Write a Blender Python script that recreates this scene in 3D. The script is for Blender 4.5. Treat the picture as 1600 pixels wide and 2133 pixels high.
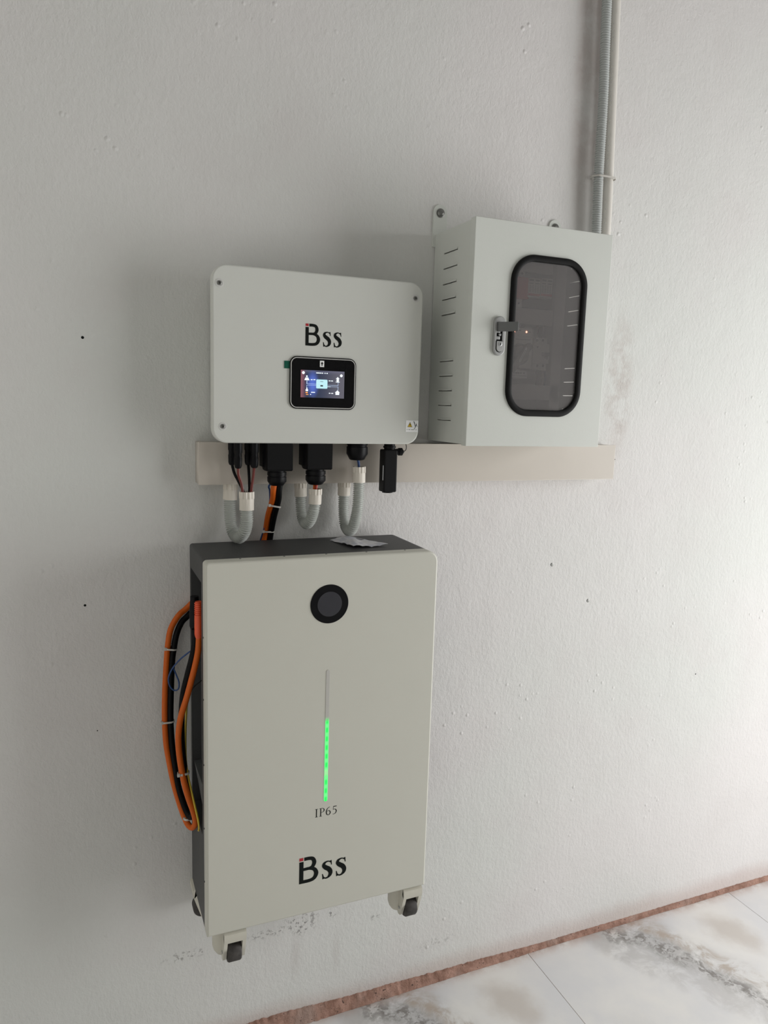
import bpy, bmesh, math, random
from mathutils import Vector, noise
import numpy as np
random.seed(7)
for o in list(bpy.data.objects): bpy.data.objects.remove(o)
SC = bpy.context.scene; COL = SC.collection
# ------------------------------------------------------------ camera
F = 1548.9; CX, CY, CZ = -0.341, -1.668, 1.604
YAW, PIT, ROL = .3977, .1463, .0303
fw = np.array([math.sin(YAW)*math.cos(PIT), math.cos(YAW)*math.cos(PIT), -math.sin(PIT)])
r0 = np.array([math.cos(YAW), -math.sin(YAW), 0]); u0 = np.cross(r0, fw)
RT = math.cos(ROL)*r0 + math.sin(ROL)*u0; UP = -math.sin(ROL)*r0 + math.cos(ROL)*u0
cam = bpy.data.cameras.new('camera'); co = bpy.data.objects.new('camera', cam); COL.objects.link(co)
cam.sensor_fit = 'HORIZONTAL'; cam.sensor_width = 36; cam.lens = F/1600*36
cam.clip_start = .02
from mathutils import Matrix
M = Matrix([[RT[i], UP[i], -fw[i], (CX, CY, CZ)[i]] for i in range(3)] + [[0, 0, 0, 1]])
co.matrix_world = M; SC.camera = co
CAM = np.array([CX, CY, CZ])
def ray(u, v): return fw + RT*(u-800)/F - UP*(v-1066.5)/F
def at(u, v, Y):                      # point of the plane y = Y seen at photo pixel (u, v): true position at true depth
    d = ray(u, v); p = CAM + d*(Y-CY)/d[1]; return Vector(p)
# ------------------------------------------------------------ light
w = bpy.data.worlds.new('world'); SC.world = w; w.use_nodes = True
bg = w.node_tree.nodes['Background']; bg.inputs[0].default_value = (.80, .90, 1.0, 1); bg.inputs[1].default_value = .5
def area(name, loc, rot, sx, sy, power, col):
    l = bpy.data.lights.new(name, 'AREA'); l.shape = 'RECTANGLE'; l.size = sx; l.size_y = sy; l.energy = power; l.color = col
    o = bpy.data.objects.new(name, l); COL.objects.link(o); o.location = loc; o.rotation_euler = rot; return o
area('daylight_doorway', (3.05, -1.5, 1.2), (0, math.radians(90), 0), 2.3, 2.1, 84, (1.0, .988, .968))
SC.view_settings.view_transform = 'Standard'; SC.view_settings.look = 'None'
SC.view_settings.exposure = 0.0; SC.view_settings.gamma = 1; SC.view_settings.use_curve_mapping = False
# ------------------------------------------------------------ materials
def mat(name, col, rough=.5, metal=0, noise_amt=0, noise_scale=8, bump=0, bump_scale=200, coat=0, emit=None, spec=.5):
    m = bpy.data.materials.new(name); m.use_nodes = True; nt = m.node_tree; b = nt.nodes['Principled BSDF']
    b.inputs['Base Color'].default_value = (*col, 1); b.inputs['Roughness'].default_value = rough; b.inputs['Metallic'].default_value = metal
    b.inputs['Specular IOR Level'].default_value = spec
    tc = nt.nodes.new('ShaderNodeTexCoord')
    n = nt.nodes.new('ShaderNodeTexNoise'); n.inputs['Scale'].default_value = noise_scale; n.inputs['Detail'].default_value = 5
    nt.links.new(tc.outputs['Object'], n.inputs['Vector'])
    mx = nt.nodes.new('ShaderNodeMix'); mx.data_type = 'RGBA'
    a = noise_amt or .02
    mx.inputs[6].default_value = (*[c*(1-a) for c in col], 1); mx.inputs[7].default_value = (*[min(1, c*(1+a)) for c in col], 1)
    nt.links.new(n.outputs['Fac'], mx.inputs[0]); nt.links.new(mx.outputs[2], b.inputs['Base Color'])
    if bump:
        n2 = nt.nodes.new('ShaderNodeTexNoise'); n2.inputs['Scale'].default_value = bump_scale; n2.inputs['Detail'].default_value = 3
        nt.links.new(tc.outputs['Object'], n2.inputs['Vector'])
        bp = nt.nodes.new('ShaderNodeBump'); bp.inputs['Strength'].default_value = bump; bp.inputs['Distance'].default_value = .001
        nt.links.new(n2.outputs['Fac'], bp.inputs['Height']); nt.links.new(bp.outputs[0], b.inputs['Normal'])
    if coat: b.inputs['Coat Weight'].default_value = coat
    if emit:
        b.inputs['Emission Color'].default_value = (*emit[0], 1); b.inputs['Emission Strength'].default_value = emit[1]
    return m
MAT = {
 'cover': mat('powder_coat_white', (.66, .67, .63), .42, bump=.12, bump_scale=900),
 'batt_cover': mat('powder_coat_ivory', (.60, .595, .53), .45, bump=.12, bump_scale=900),
 'batt_body': mat('powder_coat_charcoal', (.052, .053, .054), .5, spec=.35, bump=.25, bump_scale=900),
 'recess': mat('recess_grey', (.10, .105, .105), .55),
 'encl': mat('enclosure_paint', (.66, .68, .64), .4, bump=.15, bump_scale=700),
 'encl_in': mat('enclosure_inside', (.85, .85, .82), .5),
 'duct': mat('beige_plastic', (.60, .55, .49), .42),
 'duct_in': mat('grey_duct_plastic', (.74, .71, .68), .5),
 'black': mat('black_plastic', (.005, .005, .006), .42, spec=.14),
 'black2': mat('satin_black_plastic', (.0075, .0075, .008), .5, spec=.14),
 'rubber': mat('black_rubber', (.006, .006, .006), .5, spec=.14),
 'gloss': mat('black_glass', (.004, .004, .005), .08),
 'lens': mat('smoked_lens', (.040, .040, .047), .4, spec=.3),
 'cond': mat('grey_conduit', (.50, .52, .49), .42),
 'cond2': mat('grey_wall_conduit', (.47, .49, .48), .42),
 'collar': mat('ivory_pvc', (.78, .73, .65), .42, spec=.3),
 'pipe': mat('white_pvc', (.74, .71, .66), .3),
 'orange': mat('orange_cable', (.60, .115, .010), .45, spec=.25),
 'plug_orange': mat('bright_orange_plug', (.80, .10, .03), .4),
 'cable_black': mat('black_cable', (.004, .004, .0045), .5, spec=.12),
 'red_wire': mat('dark_red_wire', (.14, .02, .014), .4),
 'bright_red': mat('red_wire', (.5, .04, .02), .4),
 'blue': mat('blue_wire', (.012, .055, .19), .4),
 'yellow': mat('yellow_wire', (.62, .45, .04), .4),
 'green': mat('green_tape', (.0, .09, .055), .4),
 'tie': mat('nylon_tie', (.55, .53, .49), .4),
 'ink': mat('black_print', (.005, .007, .006), .6, spec=.15),
 'red_ink': mat('red_print', (.42, .02, .03), .45),
 'silver': mat('silver_metal', (.45, .46, .46), .35, metal=.8),
 'steel': mat('dull_steel', (.22, .22, .21), .4, metal=.9),
 'lock': mat('zinc_casting', (.36, .365, .36), .42, metal=.35),
 'lock_dark': mat('zinc_lever', (.13, .135, .135), .4, metal=.3),
 'rim': mat('pale_rim', (.62, .62, .60), .35),
 'paper': mat('white_sticker', (.95, .96, .96), .5),
 'caster': mat('cream_nylon', (.62, .60, .52), .4),
 'wheel': mat('worn_rubber_wheel', (.05, .045, .042), .7, noise_amt=.9, noise_scale=90),
 'warn': mat('warning_yellow', (.8, .52, .02), .45),
 'red_dev': mat('red_module', (.80, .06, .045), .45),
 'dev': mat('white_device_plastic', (.88, .87, .83), .45),
 'dev_grey': mat('grey_device_plastic', (.36, .36, .36), .5),
 'knob': mat('grey_knob', (.44, .42, .40), .45),
 'led': mat('red_led', (.8, .2, .1), .4, emit=((1, .35, .22), 6)),
 'white_led': mat('screen_white', (.5, .5, .5), .4, emit=((.8, .93, 1), 1.0)),
 'orange_led': mat('screen_orange', (.5, .3, .1), .4, emit=((1, .35, .08), .8)),
 'cyan_led': mat('screen_cyan', (.3, .5, .5), .4, emit=((.50, .80, .90), .75)),
 'line_led': mat('screen_line', (.3, .4, .5), .4, emit=((.5, .62, .9), .8)),
}
# enclosure pane, its hazy look painted in as a grey diffuse layer
def pane_mat():
    m = bpy.data.materials.new('tinted_window_pane'); m.use_nodes = True; nt = m.node_tree; nt.nodes.clear()
    out = nt.nodes.new('ShaderNodeOutputMaterial'); tr = nt.nodes.new('ShaderNodeBsdfTransparent'); tr.inputs[0].default_value = (.97, .95, .95, 1)
    df = nt.nodes.new('ShaderNodeBsdfDiffuse'); df.inputs[0].default_value = (.56, .54, .545, 1)
    gl = nt.nodes.new('ShaderNodeBsdfGlossy'); gl.inputs['Roughness'].default_value = .12
    m1 = nt.nodes.new('ShaderNodeMixShader'); m1.inputs[0].default_value = .21
    nt.links.new(tr.outputs[0], m1.inputs[1]); nt.links.new(df.outputs[0], m1.inputs[2])
    fr = nt.nodes.new('ShaderNodeFresnel'); fr.inputs[0].default_value = 1.5
    m2 = nt.nodes.new('ShaderNodeMixShader'); nt.links.new(fr.outputs[0], m2.inputs[0])
    nt.links.new(m1.outputs[0], m2.inputs[1]); nt.links.new(gl.outputs[0], m2.inputs[2]); nt.links.new(m2.outputs[0], out.inputs[0])
    return m
MAT['pane'] = pane_mat()
class NT:                                              # small node-graph writer
    def __init__(s, name):
        s.m = bpy.data.materials.new(name); s.m.use_nodes = True; s.nt = s.m.node_tree; s.b = s.nt.nodes['Principled BSDF']
    def n(s, t, ins=None, **k):
        x = s.nt.nodes.new('ShaderNode'+t)
        for a, v in k.items(): setattr(x, a, v)
        for a, v in (ins or {}).items():
            if hasattr(v, 'is_output'): s.nt.links.new(v, x.inputs[a])
            else: x.inputs[a].default_value = v
        return x
    def math(s, op, a, b=0.0, c=0.0):
        x = s.n('Math', {0: a, 1: b, 2: c}, operation=op); return x.outputs[0]
    def ramp(s, v, lo, hi, a=0.0, b=1.0):
        x = s.n('MapRange', {0: v, 1: lo, 2: hi, 3: a, 4: b}, interpolation_type='SMOOTHSTEP'); return x.outputs[0]
    def mix(s, f, a, b):
        x = s.n('Mix', {0: f}, data_type='RGBA')
        for i, v in ((6, a), (7, b)):
            if hasattr(v, 'is_output'): s.nt.links.new(v, x.inputs[i])
            else: x.inputs[i].default_value = (*v, 1)
        return x.outputs[2]
    def noise(s, vec, sc, det=4, rough=.55, dist=0):
        return s.n('TexNoise', {'Vector': vec, 'Scale': sc, 'Detail': det, 'Roughness': rough, 'Distortion': dist}).outputs['Fac']
    def link(s, a, name): s.nt.links.new(a, s.b.inputs[name])
def blob(g, X, Z, x, z, rx, rz, soft=1.0):             # 1 inside an ellipse, 0 outside
    dx = g.math('DIVIDE', g.math('SUBTRACT', X, x), rx); dz = g.math('DIVIDE', g.math('SUBTRACT', Z, z), rz)
    d = g.math('SQRT', g.math('ADD', g.math('MULTIPLY', dx, dx), g.math('MULTIPLY', dz, dz)))
    return g.ramp(d, max(0.0, 1-soft), 1.0, 1.0, 0.0)
def wall_mat():
    g = NT('painted_plaster'); tc = g.n('TexCoord').outputs['Object']; sp = g.n('SeparateXYZ', {0: tc}); X, Z = sp.outputs[0], sp.outputs[2]
    big = g.noise(tc, .9, 2); med = g.noise(tc, 4, 5, .6); fine = g.noise(tc, 60, 4)
    c = g.mix(g.ramp(big, .35, .65), (.700, .710, .685), (.742, .720, .712))
    # warm tint patches on upper and right parts of the paint
    c = g.mix(g.math('MULTIPLY', g.ramp(med, .45, .75), .45), c, (.685, .655, .645))
    c = g.mix(g.math('MULTIPLY', g.ramp(fine, .5, .8), .25), c, (.67, .67, .66))
    # pinkish worn patch by the right end of the trunking, darker pinkish strip beside the conduits
    p = g.math('MULTIPLY', blob(g, X, Z, 1.05, 1.66, .06, .24, .6), g.ramp(g.noise(tc, 14, 6, .7), .38, .62))
    c = g.mix(g.math('MULTIPLY', p, .55), c, (.50, .44, .41))
    p = g.math('MULTIPLY', blob(g, X, Z, .885, 2.5, .06, .55, .5), g.ramp(g.noise(tc, 7, 5, .7), .3, .6))
    c = g.mix(g.math('MULTIPLY', p, .5), c, (.50, .42, .40))
    # mould specks below the battery and two faint runs
    sp1 = g.ramp(g.noise(tc, 85, 4, .7), .52, .59)
    for (x, z, rx, rz, k) in ((.165, .285, .065, .030, .9), (.17, .262, .045, .030, .8), (.085, .270, .085, .018, .8), (-.125, .266, .075, .018, .8), (.25, .285, .02, .02, .9), (.37, .24, .02, .014, .7), (.56, .115, .09, .020, .35)):
        p = g.math('MULTIPLY', blob(g, X, Z, x, z, rx, rz, .8), sp1); c = g.mix(g.math('MULTIPLY', p, k*.8), c, (.13, .12, .115))
    for (x, z, rx, rz) in ((.150, .19, .020, .09), (.260, .17, .017, .08)):
        c = g.mix(g.math('MULTIPLY', blob(g, X, Z, x, z, rx, rz, 1.0), .17), c, (.40, .33, .31))
    # brown dirt creeping up from the mortar
    dz = g.math('ADD', Z, g.math('MULTIPLY', g.math('SUBTRACT', med, .5), .08))
    c = g.mix(g.ramp(dz, .025, .085, .42, 0.0), c, (.50, .37, .33))
    g.link(c, 'Base Color'); g.b.inputs['Roughness'].default_value = .62; g.b.inputs['Specular IOR Level'].default_value = .3
    mp = g.n('Mapping', {0: tc, 3: (1.25, 1, .8)}).outputs[0]
    h1 = g.noise(mp, 90, 4, .6); h2 = g.noise(tc, 260, 2); h3 = g.noise(tc, 12, 3)
    vo = g.n('TexVoronoi', {'Vector': tc, 'Scale': 30.0}).outputs['Distance']; pim = g.ramp(vo, .0, .20, 1.0, 0.0)
    h = g.math('ADD', g.math('MULTIPLY', h1, 1.0), g.math('MULTIPLY', h2, .35)); h = g.math('ADD', h, g.math('MULTIPLY', h3, 1.6))
    h = g.math('ADD', h, g.math('MULTIPLY', g.math('MULTIPLY', pim, g.ramp(g.noise(tc, 3.5, 1), .52, .68)), 1.5))
    bp = g.n('Bump', {'Strength': .42, 'Distance': .0032, 'Height': h}); g.link(bp.outputs[0], 'Normal')
    return g.m
MAT['wall'] = wall_mat()
MAT['plain_wall'] = mat('room_plaster', (.62, .61, .59), .7, noise_amt=.05, bump=.4, bump_scale=60)
MAT['ceiling'] = mat('ceiling_low_bounce', (.38, .38, .37), .8)  # unseen ceiling, tone set dark to hold down the fill light
MAT['left_wall'] = mat('left_wall_bounce_tone', (.84, .83, .79), .7, noise_amt=.04, bump=.4, bump_scale=60)  # unseen wall, tone set pale to bounce light onto left-facing sides
MAT['front_wall'] = mat('front_wall_low_bounce', (.18, .18, .17), .7, noise_amt=.05, bump=.4, bump_scale=60)  # unseen wall behind the camera, tone set dark to cut frontal fill
def mortar_mat():
    g = NT('red_brown_mortar'); tc = g.n('TexCoord').outputs['Object']
    c = g.mix(g.ramp(g.noise(tc, 30, 6, .7), .3, .7), (.23, .12, .085), (.46, .275, .215))
    c = g.mix(g.math('MULTIPLY', g.ramp(g.noise(tc, 9, 3), .5, .72), .5), c, (.42, .33, .29))
    c = g.mix(g.ramp(g.noise(tc, 120, 3), .62, .72), c, (.09, .05, .04))
    g.link(c, 'Base Color'); g.b.inputs['Roughness'].default_value = .85
    bp = g.n('Bump', {'Strength': .8, 'Distance': .004, 'Height': g.noise(tc, 140, 4, .7)}); g.link(bp.outputs[0], 'Normal'); return g.m
MAT['mortar'] = mortar_mat()
def tile_mat():                                        # printed marble: the same print on every tile, in tile coordinates
    g = NT('printed_marble'); tc = g.n('TexCoord').outputs['Object']
    nz = g.n('TexNoise', {'Vector': tc, 'Scale': 5.0, 'Detail': 5.0, 'Roughness': .6}).outputs['Color']
    off = g.n('VectorMath', {0: nz, 1: (.5, .5, .5)}, operation='SUBTRACT').outputs[0]
    off = g.n('VectorMath', {0: off, 'Scale': .16}, operation='SCALE').outputs[0]
    v = g.n('VectorMath', {0: tc, 1: off}, operation='ADD').outputs[0]
    sp = g.n('SeparateXYZ', {0: v}); X, Y = sp.outputs[0], sp.outputs[1]    # X 0..0.8, Y 0..-0.8
    V = g.math('MULTIPLY', Y, -1.0)
    base = g.mix(g.ramp(g.noise(v, 3.5, 4), .35, .7), (.80, .785, .76), (.70, .70, .715))
    # main vein, running diagonally away from the wall
    d = g.math('SUBTRACT', g.math('SUBTRACT', X, .30), g.math('MULTIPLY', V, .62)); ad = g.math('ABSOLUTE', d)
    n1 = g.noise(tc, 13, 7, .72, .6); n2 = g.noise(v, 34, 6, .7)
    wide = g.math('ADD', ad, g.math('MULTIPLY', V, .12)); vein = g.math('MULTIPLY', g.ramp(wide, .03, .19, 1.0, 0.0), g.ramp(n1, .30, .58))
    c = g.mix(g.math('MULTIPLY', vein, .72), base, (.40, .39, .385))
    core = g.math('MULTIPLY', g.ramp(ad, .0, .06, 1.0, 0.0), g.ramp(n2, .44, .58))
    c = g.mix(g.math('MULTIPLY', core, .8), c, (.165, .15, .135))
    d2 = g.math('ABSOLUTE', g.math('SUBTRACT', d, .075))
    brown = g.math('MULTIPLY', g.ramp(d2, .0, .055, 1.0, 0.0), g.ramp(n1, .42, .6))
    c = g.mix(g.math('MULTIPLY', brown, .6), c, (.40, .29, .20))
    c = g.mix(g.math('MULTIPLY', blob(g, X, V, .655, .14, .080, .12, .8), .60), c, (.50, .44, .39))
    c = g.mix(g.math('MULTIPLY', blob(g, X, V, .10, .42, .10, .16, .9), .4), c, (.50, .50, .50))
    lt = g.math('MULTIPLY', g.ramp(g.math('ABSOLUTE', g.math('ADD', d, .10)), .0, .05, 1.0, 0.0), g.ramp(n1, .4, .6))
    c = g.mix(g.math('MULTIPLY', lt, .35), c, (.48, .46, .45))
    # dust by the wall
    wy = g.n('SeparateXYZ', {0: tc}).outputs[1]
    dust = g.math('MULTIPLY', g.ramp(wy, -.05, -.004), g.ramp(g.noise(tc, 18, 5, .7), .3, .65))
    c = g.mix(g.math('MULTIPLY', dust, .6), c, (.47, .33, .28))
    g.link(c, 'Base Color'); g.b.inputs['Roughness'].default_value = .16; g.b.inputs['Specular IOR Level'].default_value = .5
    return g.m
MAT['tile'] = tile_mat()
MAT['grout'] = mat('red_brown_grout', (.34, .24, .19), .9)
def screen_mat():
    g = NT('lcd_screen'); tc = g.n('TexCoord').outputs['Generated']; sp = g.n('SeparateXYZ', {0: tc}); X, Z = sp.outputs[0], sp.outputs[2]
    c = g.mix(g.ramp(X, .35, 1.0), (.035, .045, .085), (.13, .125, .155))
    c = g.mix(g.ramp(Z, .85, 1.0, 0.0, .5), c, (.16, .16, .24))
    c = g.mix(blob(g, X, Z, .27, .50, .17, .62, .9), c, (.10, .17, .62))
    c = g.mix(g.ramp(X, .0, .14, .9, 0.0), c, (.26, .10, .12))
    g.b.inputs['Base Color'].default_value = (.01, .01, .01, 1); g.b.inputs['Roughness'].default_value = .1
    g.link(c, 'Emission Color'); g.b.inputs['Emission Strength'].default_value = 1.0; return g.m
MAT['screen'] = screen_mat()
def strip_mat():
    g = NT('led_bar'); tc = g.n('TexCoord').outputs['Generated']; sp = g.n('SeparateXYZ', {0: tc}); X, Z = sp.outputs[0], sp.outputs[2]
    ax = g.math('ABSOLUTE', g.math('SUBTRACT', X, .5))
    lit = g.ramp(Z, .60, .655, 1.0, 0.0)
    w1 = g.math('SINE', g.math('MULTIPLY', Z, 2*math.pi/.0665)); dots = g.math('MULTIPLY', g.ramp(w1, -1.0, .6), g.ramp(ax, .15, .45, 1.0, 0.0))
    c = g.mix(dots, (.16, .95, .26), (.0, .84, .10))
    gap = g.ramp(g.math('ABSOLUTE', g.math('SUBTRACT', Z, .222)), .008, .035, 1.0, 0.0)
    c = g.mix(g.math('MULTIPLY', gap, .8), c, (.38, .75, .36))
    g.link(g.mix(lit, (.52, .51, .48), (.03, .16, .05)), 'Base Color'); g.b.inputs['Roughness'].default_value = .4
    g.link(c, 'Emission Color'); g.link(g.math('MULTIPLY', lit, 1.0), 'Emission Strength')
    # where lit the diffuser itself adds little
    return g.m
MAT['strip'] = strip_mat()
# ------------------------------------------------------------ mesh helpers
def root_loc(p):
    v = Vector((0, 0, 0))
    while p is not None: v += p.location; p = p.parent
    return v
def obj(name, bm, m, parent=None, origin=None, sharp=35, kind=None):
    """link bm as ONE mesh object; coordinates given in world metres"""
    bmesh.ops.recalc_face_normals(bm, faces=bm.faces)
    for f in bm.faces: f.smooth = not (len(f.verts) > 4 or f.calc_area() > .02)
    lim = math.radians(sharp)
    for e in bm.edges:
        if len(e.link_faces) == 2 and e.calc_face_angle(0) > lim: e.smooth = False
    base = root_loc(parent) if parent is not None else Vector(origin or (0, 0, 0))
    bmesh.ops.translate(bm, vec=-base, verts=bm.verts)
    me = bpy.data.meshes.new(name); bm.to_mesh(me); bm.free()
    me.materials.append(MAT[m] if isinstance(m, str) else m)
    o = bpy.data.objects.new(name, me); COL.objects.link(o)
    if parent is not None: o.parent = parent
    else: o.location = base
    if kind: o['kind'] = kind
    return o
def thing(name, label, cat, loc, group=None):
    o = bpy.data.objects.new(name, None); COL.objects.link(o); o.location = loc; o.empty_display_size = .05
    return tag(o, label, cat, group)
def tag(o, label, cat, group=None):
    o['label'] = label; o['category'] = cat
    if group: o['group'] = group
    return o
def B(): return bmesh.new()
def box(bm, x0, x1, y0, y1, z0, z1, bev=0):
    vs = [bm.verts.new((x, y, z)) for x in (x0, x1) for y in (y0, y1) for z in (z0, z1)]
    fs = [bm.faces.new([vs[i] for i in q]) for q in ((0, 1, 3, 2), (4, 6, 7, 5), (0, 4, 5, 1), (2, 3, 7, 6), (0, 2, 6, 4), (1, 5, 7, 3))]
    if bev: bmesh.ops.bevel(bm, geom=list({e for f in fs for e in f.edges}), offset=bev, segments=2, affect='EDGES', profile=.7)
    return bm
def rr(x0, x1, z0, z1, r, n=8):
    """rounded rectangle in xz; r = radius or (bl, br, tr, tl)"""
    if not isinstance(r, (tuple, list)): r = (r,)*4
    pts = []
    for (cx, cz, a0, q) in ((x0, z0, 180, r[0]), (x1, z0, 270, r[1]), (x1, z1, 0, r[2]), (x0, z1, 90, r[3])):
        q = max(q, 1e-5); sx = 1 if cx == x0 else -1; sz = 1 if cz == z0 else -1
        for k in range(n+1):
            a = math.radians(a0 + 90*k/n); pts.append((cx+sx*q+q*math.cos(a), cz+sz*q+q*math.sin(a)))
    return pts
def loft(bm, rings, cap=True):
    L = [[bm.verts.new(p) for p in r] for r in rings]; n = len(L[0])
    for a, b in zip(L, L[1:]):
        for i in range(n): bm.faces.new((a[i], a[(i+1) % n], b[(i+1) % n], b[i]))
    if cap: bm.faces.new(L[0]); bm.faces.new(L[-1][::-1])
    return bm
def slab(bm, x0, x1, z0, z1, r, yb, yf, bev=.002, n=8, backbev=0):
    """rounded plate facing -y, from yb (back) to yf (front, smaller y)"""
    R = r if isinstance(r, (tuple, list)) else (r,)*4
    def ring(i, y): return [(x, y, z) for x, z in rr(x0+i, x1-i, z0+i, z1-i, [max(q-i, .0002) for q in R], n)]
    L = []
    if backbev: L += [ring(backbev, yb), ring(0, yb-backbev)]
    else: L += [ring(0, yb)]
    if bev:
        for k in range(4):
            a = math.pi/2*k/3; L.append(ring(bev*(1-math.cos(a)), yf+bev*(1-math.sin(a))))
    else: L.append(ring(0, yf))
    return loft(bm, L)
def frame_ring(bm, x0, x1, z0, z1, r, wd, yb, yf, n=10, rnd=.004):
    """rounded rectangular ring (gasket), inner size = outer - wd"""
    R = lambda i, y: [(x, y, z) for x, z in rr(x0+i, x1-i, z0+i, z1-i, max(r-i, .003), n)]
    prof = [(0, yb), (0, yf+rnd), (rnd*.3, yf+rnd*.3), (rnd, yf), (wd-rnd, yf), (wd-rnd*.3, yf+rnd*.3), (wd, yf+rnd), (wd, yb), (0, yb)]
    L = [[bm.verts.new(p) for p in R(i, y)] for i, y in prof[:-1]]; L.append(L[0]); m = len(L[0])
    for a, b in zip(L, L[1:]):
        for i in range(m): bm.faces.new((a[i], a[(i+1) % m], b[(i+1) % m], b[i]))
    return bm
def lathe(bm, prof, origin, axis=(0, 0, 1), seg=24, rfun=None):
    """prof: list of (t, r) along axis from origin; closed with caps when r>0 at the ends"""
    a = Vector(axis).normalized(); t = Vector((1, 0, 0)) if abs(a.x) < .9 else Vector((0, 1, 0)); u = a.cross(t).normalized(); v = a.cross(u); o = Vector(origin)
    rings = []
    for (s, r) in prof:
        rings.append([o+a*s+(u*math.cos(2*math.pi*k/seg)+v*math.sin(2*math.pi*k/seg))*(r if rfun is None else rfun(s, r, k)) for k in range(seg)])
    return loft(bm, rings)
def catmull(P, step):
    P = [Vector(p) for p in P]; Q = [2*P[0]-P[1]]+P+[2*P[-1]-P[-2]]; out = []
    for i in range(1, len(Q)-2):
        p0, p1, p2, p3 = Q[i-1:i+3]
        for k in range(24):
            t = k/24; out.append(.5*((2*p1)+(p2-p0)*t+(2*p0-5*p1+4*p2-p3)*t*t+(3*p1-p0-3*p2+p3)*t**3))
    out.append(P[-1])
    L = [0]
    for a, b in zip(out, out[1:]): L.append(L[-1]+(b-a).length)
    n = max(2, int(round(L[-1]/step))); res = []; j = 0
    for k in range(n+1):
        s = L[-1]*k/n
        while j < len(L)-2 and L[j+1] < s: j += 1
        d = L[j+1]-L[j]; res.append(out[j].lerp(out[j+1], (s-L[j])/d if d > 0 else 0))
    return res
def sweep(bm, P, r, seg=14, step=.006, rf=None):
    pts = catmull(P, step); n = len(pts); rings = []; T0 = None
    for i, p in enumerate(pts):
        t = (pts[min(i+1, n-1)]-pts[max(i-1, 0)]).normalized()
        if T0 is None:
            u = t.cross(Vector((0, 1, .1))); u = (u if u.length > .1 else t.cross(Vector((1, 0, 0)))).normalized()
        else:
            u = (u - t*u.dot(t)).normalized()
        T0 = t; v = t.cross(u); q = r if rf is None else rf(i, n)
        rings.append([p+(u*math.cos(2*math.pi*k/seg)+v*math.sin(2*math.pi*k/seg))*q for k in range(seg)])
    return loft(bm, rings)
def corrugated(bm, P, r, pitch=.0046, seg=20):
    k = 4; rr_ = (r, r, r-.0024, r-.0024)
    return sweep(bm, P, r, seg, pitch/k, rf=lambda i, n: rr_[i % k])
def poly(bm, pts, y, th=.0004):
    """flat print: extruded polygon in xz, front at y-th"""
    return loft(bm, [[(x, y, z) for x, z in pts], [(x, y-th, z) for x, z in pts]])
def ribbon(bm, pts, wid, y, th=.0004, step=10):
    """stroke of varying width in xz"""
    P = [Vector((p[0], p[1], w_)) for p, w_ in zip(pts, wid)]
    Q = [2*P[0]-P[1]]+P+[2*P[-1]-P[-2]]; C = []
    for i in range(1, len(Q)-2):
        p0, p1, p2, p3 = Q[i-1:i+3]
        for k in range(step):
            t = k/step; C.append(.5*((2*p1)+(p2-p0)*t+(2*p0-5*p1+4*p2-p3)*t*t+(3*p1-p0-3*p2+p3)*t**3))
    C.append(P[-1]); L = []; R = []
    for i, c in enumerate(C):
        d = C[min(i+1, len(C)-1)]-C[max(i-1, 0)]; n = Vector((-d.y, d.x)).normalized()*max(c.z, 1e-5)/2
        L.append((c.x+n.x, c.y+n.y)); R.append((c.x-n.x, c.y-n.y))
    fr = [[bm.verts.new((x, yy, z)) for x, z in s] for s in (L, R) for yy in (y, y-th)]
    a, b, c, d = fr                                       # L back, L front, R back, R front
    for i in range(len(C)-1):
        bm.faces.new((b[i], b[i+1], d[i+1], d[i])); bm.faces.new((a[i], c[i], c[i+1], a[i+1]))
        bm.faces.new((a[i], a[i+1], b[i+1], b[i])); bm.faces.new((c[i], d[i], d[i+1], c[i+1]))
    bm.faces.new((a[0], b[0], d[0], c[0])); bm.faces.new((a[-1], c[-1], d[-1], b[-1]))
    return bm
def cut(o, bms):
    """boolean-subtract cutters (bmeshes in world coordinates) and keep the result as the mesh"""
    base = root_loc(o.parent) if o.parent else o.location
    for bm in bms:
        bmesh.ops.recalc_face_normals(bm, faces=bm.faces); bmesh.ops.translate(bm, vec=-base, verts=bm.verts)
        me = bpy.data.meshes.new('c'); bm.to_mesh(me); bm.free(); c = bpy.data.objects.new('c', me); COL.objects.link(c)
        c.parent = o.parent; 
        if not o.parent: c.location = o.location
        md = o.modifiers.new('b', 'BOOLEAN'); md.operation = 'DIFFERENCE'; md.object = c; md.solver = 'EXACT'
        bpy.context.view_layer.update(); dg = bpy.context.evaluated_depsgraph_get()
        nm = bpy.data.meshes.new_from_object(o.evaluated_get(dg)); o.modifiers.clear(); nm.name = o.name; o.data = nm
        bpy.data.objects.remove(c)
    b2 = bmesh.new(); b2.from_mesh(o.data)
    for e in b2.edges: e.smooth = not (len(e.link_faces) == 2 and e.calc_face_angle(0) > math.radians(35))
    for f in b2.faces: f.smooth = not (len(f.verts) > 4 or f.calc_area() > .02)
    b2.to_mesh(o.data); b2.free()
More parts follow.
